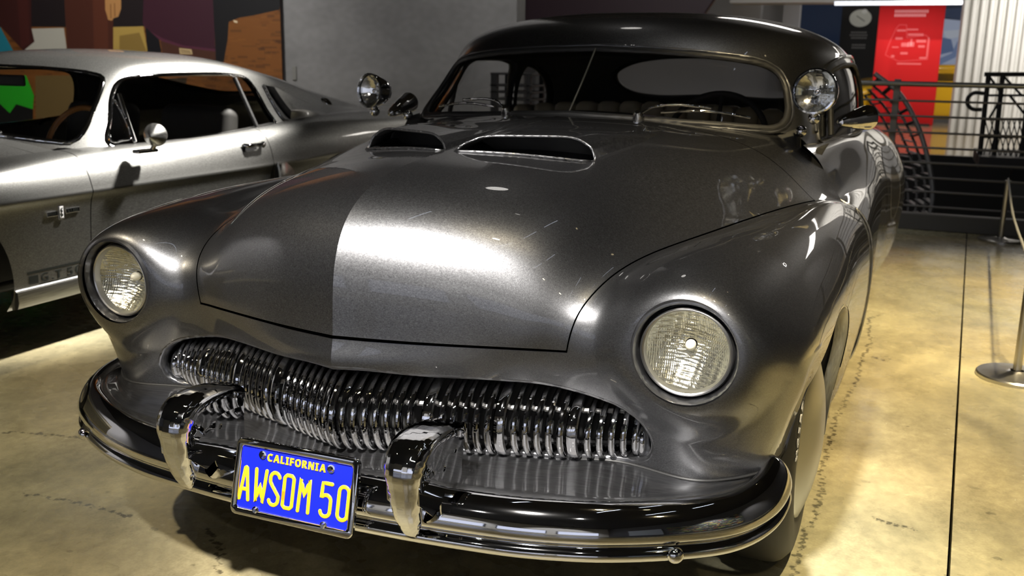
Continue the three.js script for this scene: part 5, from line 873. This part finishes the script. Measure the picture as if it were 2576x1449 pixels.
// ribbed column
{
  const z = -20, a = at(2427, -20, 'z', z), b = at(2700, 300, 'z', z), g = new THREE.Group(); g.name = numbered('ribbed_column'); g.position.set(a.x, 0, z); scene.add(g); tag(g, 'wide pale column clad in upright corrugated metal at the right edge', 'column');
  const W = b.x - a.x, n = 14, w = W / n, H = 4.6; const sh = new THREE.Shape(); [[0, 0.03], [w * 0.17, -0.1], [w * 0.54, -0.1], [w * 0.7, 0.03], [w, 0.03], [w, 0], [w * 0.71, 0], [w * 0.55, -0.13], [w * 0.16, -0.13], [0, 0]].forEach((p, i) => i ? sh.lineTo(...p) : sh.moveTo(...p)); const rg = new THREE.ExtrudeGeometry(sh, { depth: H, bevelEnabled: false }); rg.rotateX(-Math.PI / 2);
  for (let i = 0; i < n; i++) { const m = part('rib', rg, std(lin(0.72, 0.71, 0.68), 0.5), g); m.position.set(i * w, 0, 0); }
  part('column_core', moved(new THREE.BoxGeometry(W, H, 0.6), W / 2, H / 2, -0.35), whiteWall, g);
}
// yellow car behind the banner
{
  const g = thing('yellow_car', 'bright yellow sports car partly hidden behind the red banner', 'car', [at(2375, 290, 'z', -24.4).x - 0.5, 0, -24.4]); const sh = new THREE.Shape(); [[-2.0, 0.25], [-2.05, 0.6], [-1.5, 0.82], [-0.7, 0.95], [-0.2, 1.22], [0.5, 1.24], [1.2, 1.0], [1.7, 0.9], [1.95, 0.7], [1.95, 0.3], [1.6, 0.22], [-1.6, 0.22]].forEach((p, i) => i ? sh.lineTo(...p) : sh.moveTo(...p)); const b = new THREE.ExtrudeGeometry(sh, { depth: 1.5, bevelEnabled: true, bevelSize: 0.12, bevelThickness: 0.15, bevelSegments: 4 }); moved(b, 0, 0, -0.75); b.rotateY(0.5);
  part('body', creased(b, 0.7), phys(lin(0.75, 0.42, 0.01), 0.35, 0, { clearcoat: 1 }), g); const wg = (x) => { const q = lathe([[0.0005, 0.12], [0.2, 0.12], [0.3, 0.1], [0.32, 0.05], [0.32, -0.05], [0.3, -0.1], [0.0005, -0.1]], 28, 'z'); q.translate(x, 0.32, 0.86); q.rotateY(0.5); return q; }; part('wheel', wg(-1.25), M.tyre, g); part('wheel', wg(1.25), M.tyre, g);
  const ws = rbox(1.1, 0.2, 0.03, 0.01); ws.translate(0.2, 1.06, 0.885); ws.rotateY(0.5); part('side_window', ws, M.black, g);
}
// railing along the edge of the slab
{
  const zR = -6.72, xa = at(2190, 500, 'z', zR).x - 0.4, xb = 6.9, g = thing('edge_railing', 'dark metal railing with nine horizontal rails behind the coupe', 'railing', [xa, 0, zR]);
  [213, 256, 295, 336, 374, 412, 450, 485, 523].forEach((py, i) => { const y = at(2380, py, 'z', zR).y; part('rail', bar(V(0, y, 0), V(xb - xa, y, 0), i ? 0.009 : 0.021, 10), i ? M.railing : std(lin(0.32, 0.33, 0.33), 0.35, 0.8), g); });
  part('kerb', moved(rbox(xb - xa, 0.13, 0.12, 0.01), (xb - xa) / 2, 0.065, 0), std(lin(0.09, 0.09, 0.09), 0.6), g);
  for (const px of [2238, 2700, 3100]) { const x = at(px, 400, 'z', zR).x - xa; part('post', moved(rbox(0.05, 1.16, 0.03, 0.006), x, 0.58, -0.03), M.railing, g); }
}
// curved lattice screen behind the railing
{
  const z = -8.2, g = thing('curved_screen', 'curved grey lattice screen of arcs and slats right of the coupe tail', 'screen', at(2200, 560, 'z', z).toArray()), o = g.position.clone();
  const arcs = [[[2200, 185], [2262, 235], [2310, 320], [2340, 430], [2346, 500], [2334, 562]], [[2196, 215], [2250, 265], [2295, 345], [2322, 430], [2328, 500], [2318, 562]], [[2185, 225], [2230, 275], [2272, 350], [2300, 430], [2306, 500], [2298, 562]], [[2175, 240], [2215, 290], [2250, 360], [2278, 440], [2285, 510], [2280, 562]]];
  const pts = arcs.map((a, k) => a.map(([x, y]) => at(x, y, 'z', z - k * 0.25).sub(o).toArray()));
  pts.forEach((p, k) => part('arc_rail', tube(p, k ? 0.012 : 0.022, 8, { samples: 40 }), k ? M.railing : std(lin(0.30, 0.31, 0.33), 0.4, 0.6), g));
  const dense = pts.map(p => through(p, 24)); for (let i = 1; i < 24; i += 2) for (let k = 0; k < 3; k++) part('slat', flatBar(dense[k][i].toArray(), dense[k + 1][Math.max(0, i - 1)].toArray(), 0.05, 0.008), M.railing, g);
}
// black steel stair at the right edge
{
  const z = -9.5, g = thing('steel_stair', 'black steel stair tower with mesh sides at the right edge of the picture', 'stair', at(2500, 400, 'z', z).toArray()), o = g.position.clone(), q = (x, y, d = 0) => at(x, y, 'z', z - d).sub(o);
  const bars = [[[2476, 187], [2600, 187], 0.022], [[2487, 187], [2463, 405], 0.024], [[2523, 187], [2500, 395], 0.024], [[2590, 187], [2570, 395], 0.024], [[2480, 240], [2600, 240], 0.012], [[2474, 300], [2600, 300], 0.014], [[2468, 345], [2600, 345], 0.012], [[2487, 190], [2523, 240], 0.012], [[2523, 190], [2570, 240], 0.012], [[2523, 240], [2487, 300], 0.012], [[2540, 240], [2576, 285], 0.012]];
  for (const [a, b, r] of bars) part('stair_bar', bar(q(...a), q(...b), r, 8), M.darkSteel, g);
  part('hand_loop', tube([[2475, 235], [2450, 234], [2436, 245], [2434, 262], [2446, 274], [2470, 276]].map(p => q(...p).toArray()), 0.02, 8, { samples: 30 }), M.darkSteel, g);
  for (let i = 0; i < 9; i++) part('mesh_wire', bar(q(2478 + i * 14, 300), q(2500 + i * 14, 392), 0.006, 6), M.darkSteel, g), part('mesh_wire', bar(q(2500 + i * 14, 300), q(2474 + i * 14, 392), 0.006, 6), M.darkSteel, g);
  const A = q(2460, 388), B = q(2640, 425); part('landing', moved(new THREE.BoxGeometry(B.x - A.x, A.y - B.y, 1.2), (A.x + B.x) / 2, (A.y + B.y) / 2, -0.3), M.darkSteel, g);
  const C = q(2545, 420), D = q(2580, 600); part('stair_post', moved(new THREE.BoxGeometry(D.x - C.x, 4.2, 0.2), (C.x + D.x) / 2, C.y - 2.1, 0), std(lin(0.05, 0.05, 0.05), 0.6), g);
}
// stanchions with a cable
{
  const mk = (x, z, r, h, label) => { const g = thing('stanchion', label, 'stanchion', [x, 0, z]); part('base', lathe([[0.0005, 0], [r, 0], [r, 0.012], [r * 0.97, 0.018], [r * 0.3, 0.024], [r * 0.17, 0.032]], 56), M.satin, g); part('post', lathe([[0.017, 0.02], [0.017, h], [0.02, h + 0.004], [0.02, h + 0.012], [0.0005, h + 0.016]], 20), M.satin, g); return g; };
  const n = at(2556, 950, 'y', 0), f = at(2508, 588, 'y', 0); mk(n.x, n.z, 0.155, 0.44, 'low brushed metal stanchion with round base at the right edge of the floor'); mk(f.x, f.z + 0.35, 0.155, 0.44, 'low dark stanchion farther back beside the railing');
  const c = through([[n.x, 0.465, n.z], [(n.x + f.x) / 2, 0.42, (n.z + f.z) / 2], [f.x, 0.465, f.z + 0.35]], 20); const m = part('barrier_cable', tube(c, 0.007, 8), std(lin(0.25, 0.25, 0.24), 0.5), scene); tag(m, 'thin grey barrier cable stretched between the two stanchions', 'cable');
}
// black rack by the grey wall, seen through the side window of the coupe
{
  const z = -6.0, g = thing('metal_rack', 'small black metal rack by the grey wall, seen through the coupe window', 'rack', [at(1236, 250, 'z', z).x, 0, z]), x1 = at(1330, 250, 'z', z).x - g.position.x, yt = at(1236, 184, 'z', z).y;
  for (const x of [0.03, x1]) for (const d of [0, -0.3]) part('rack_post', moved(rbox(x < 0.1 ? 0.06 : 0.04, yt, 0.04, 0.006), x, yt / 2, d), M.darkSteel, g);
  for (const py of [186, 215, 232, 250, 268, 290]) part('rack_shelf', moved(rbox(x1 + 0.04, 0.018, 0.34, 0.004), x1 / 2 + 0.015, at(1280, py, 'z', z).y, -0.15), M.darkSteel, g);
}
// dark maroon canopy panel above the coupe roof
{ const z = -9, q = [[1338, -60], [1322, 55], [1760, 55], [1805, -10], [1815, -60]].map(([x, y]) => at(x, y, 'z', z)), o = q[1].clone(), sh = new THREE.Shape(); q.forEach((p, i) => i ? sh.lineTo(p.x - o.x, p.y - o.y) : sh.moveTo(p.x - o.x, p.y - o.y)); const g = new THREE.ExtrudeGeometry(sh, { depth: 0.08, bevelEnabled: true, bevelSize: 0.01, bevelThickness: 0.01 }); const m = part('hanging_panel', g, std(lin(0.03, 0.014, 0.022), 0.5), scene); m.position.copy(o); tag(m, 'dark maroon hanging panel showing above the roof of the coupe', 'panel'); }
// tube lights under the ceiling, seen as thin streaks in the paint
{
  const spots = [[-0.25, -0.4], [1.5, -2.6], [1.5, -1.0], [1.5, 0.6], [2.9, -0.6], [2.9, 1.0]], words = ['above the coupe hood', 'over the aisle by the coupe door', 'over the aisle by the coupe wheel', 'over the aisle right of the camera', 'nearest the right wall, rear one', 'nearest the right wall, front one'];
  const tg = tube([[0, 0, -0.5], [0, 0, 0.5]], 0.014, 10), cg = rbox(0.05, 0.05, 1.1, 0.01), hg = bar(V(0, 0.05, 0), V(0, 0.5, 0), 0.006);
  spots.forEach(([x, z], i) => { const g = thing('tube_light', 'slim white tube light ' + words[i], 'light', [x, 4.35, z], 'tube lights under the ceiling'); part('tube_glow', tg, new THREE.MeshStandardMaterial({ color: 0x333333, emissive: 0xe6efff, emissiveIntensity: 9 }), g); const c = part('housing', cg, M.black, g); c.position.y = 0.036; part('hanger', hg, M.black, g); const L = new THREE.RectAreaLight(0xe6efff, 6, 0.028, 1.0); L.position.set(x, 4.33, z); L.lookAt(x, 0, z); scene.add(L); });
}
// glowing ceiling panels that light the far gallery
for (const [x, z, w] of [[-1, -16.5, 'nearer'], [3, -21, 'farther'], [5.0, -18, 'rightmost']]) { const g = thing('ceiling_panel_light', `square white glowing ceiling panel of the far gallery, ${w} one`, 'light', [x, 4.7, z]); part('panel_glow', rbox(2, 0.03, 2, 0.01), new THREE.MeshStandardMaterial({ color: 0x444444, emissive: 0xfff8ee, emissiveIntensity: 10 }), g); part('panel_frame', moved(rbox(2.1, 0.06, 2.1, 0.01), 0, 0.045, 0), M.white, g); const L = new THREE.RectAreaLight(0xfff8ee, 26, 2, 2); L.position.set(x, 4.66, z); L.lookAt(x, 0, z); scene.add(L); }
// printed photo wall on the right, mirrored in the chrome and the fender
{
  const cv = document.createElement('canvas'); cv.width = 1024; cv.height = 512; const c = cv.getContext('2d'), r = rng(42); c.fillStyle = '#3b3f3c'; c.fillRect(0, 0, 1024, 512);
  const cols = ['#6d7468', '#a3b04a', '#7e4a40', '#3d5a52', '#b9c4c6', '#8a3a34', '#2a2d2e', '#55706a', '#c9a24a', '#4a4f58']; for (let i = 0; i < 420; i++) { c.fillStyle = cols[Math.floor(r() * cols.length)]; c.globalAlpha = 0.75; const x = r() * 1024, y = r() * 512, w = 8 + r() * 70, h = 5 + r() * 34; c.beginPath(); c.moveTo(x, y); c.lineTo(x + w, y + (r() - 0.5) * 30); c.lineTo(x + w * 0.9, y + h); c.lineTo(x - 8, y + h * 0.8); c.closePath(); c.fill(); }
  const t = new THREE.CanvasTexture(cv); t.colorSpace = THREE.SRGBColorSpace; const g = thing('photo_wall_panel', 'large printed collage panel of racing photographs on the right wall', 'panel', [6.93, 0.5, 2.6]);
  part('panel_board', moved(new THREE.BoxGeometry(0.04, 2.6, 5.2), 0.02, 1.3, 0), M.darkSteel, g); const p = new THREE.PlaneGeometry(5.2, 2.6); p.rotateY(-Math.PI / 2); moved(p, -0.004, 1.3, 0); part('panel_print', p, std(0xffffff, 0.6, 0, { map: t }), g);
}
// glowing display panels on the front wall: the pale band mirrored in the bumper
for (let i = 0; i < 4; i++) {
  const x = [-5.6, -2.2, 1.2, 4.6][i], g = thing('display_lightbox', `wide glowing white display panel on the front wall, ${['leftmost', 'second from left', 'third from left', 'rightmost'][i]}`, 'lightbox', [x, 0.55, 10.15]);
  part('lit_sign_face', moved(rbox(2.8, 1.5, 0.03, 0.01), 0, 0.85, 0), new THREE.MeshStandardMaterial({ color: 0x333333, emissive: 0xdfe6ff, emissiveIntensity: 2.6 }), g); part('lightbox_frame', moved(rbox(2.95, 1.65, 0.06, 0.01), 0, 0.85, 0.045), M.darkSteel, g);
  const L = new THREE.RectAreaLight(0xdfe6ff, 0.7, 2.8, 1.5); L.position.set(x, 1.4, 10.1); L.lookAt(x, 1.4, 0); scene.add(L);
}
solo('wall_panel', moved(new THREE.BoxGeometry(0.05, 2.4, 2.4), 6.96, 1.7, 6.8), std(lin(0.5, 0.55, 0.6), 0.7), 'pale blue grey wall panel beside the photograph collage', 'panel');
// ---- ceiling spotlights
{
  let i = 0;
  for (const [x, y, z, ax, ay, az, cd, ang, r, col, label] of SPOTS) {
    const g = thing('ceiling_spotlight', label, 'spotlight', [x, y, z]), d = V(ax - x, ay - y, az - z).normalize(), R = Math.max(0.05, r * 0.02);
    const head = group('lamp_head', g); head.lookAt(V(ax, ay, az)); head.lookAt(V(ax - x, ay - y, az - z).add(V(0, 0, 0))); head.quaternion.setFromUnitVectors(V(0, 0, 1), d);
    part('can', lathe([[R * 0.5, -0.22], [R * 1.05, -0.18], [R * 1.12, 0.0], [R * 1.12, 0.03], [R * 1.05, 0.03], [R * 1.04, -0.01]], 32, 'z'), M.black, head);
    part('lamp_glow', (() => { const p = new THREE.CircleGeometry(R, 32); return moved(p, 0, 0, -0.005); })(), new THREE.MeshStandardMaterial({ color: 0x222222, emissive: col, emissiveIntensity: 12 }), head);
    part('stem', bar(V(0, 0.02, 0), V(0, 4.8 - y, 0), 0.012), M.black, g);
    const L = new THREE.SpotLight(col, cd, 0, ang, 0.55, 2); L.position.set(x + d.x * 0.05, y + d.y * 0.05, z + d.z * 0.05); L.target.position.set(ax, ay, az); L.castShadow = true; L.shadow.radius = r; L.shadow.mapSize.set(2048, 2048); scene.add(L, L.target);
  }
}
renderer.render(scene, camera);
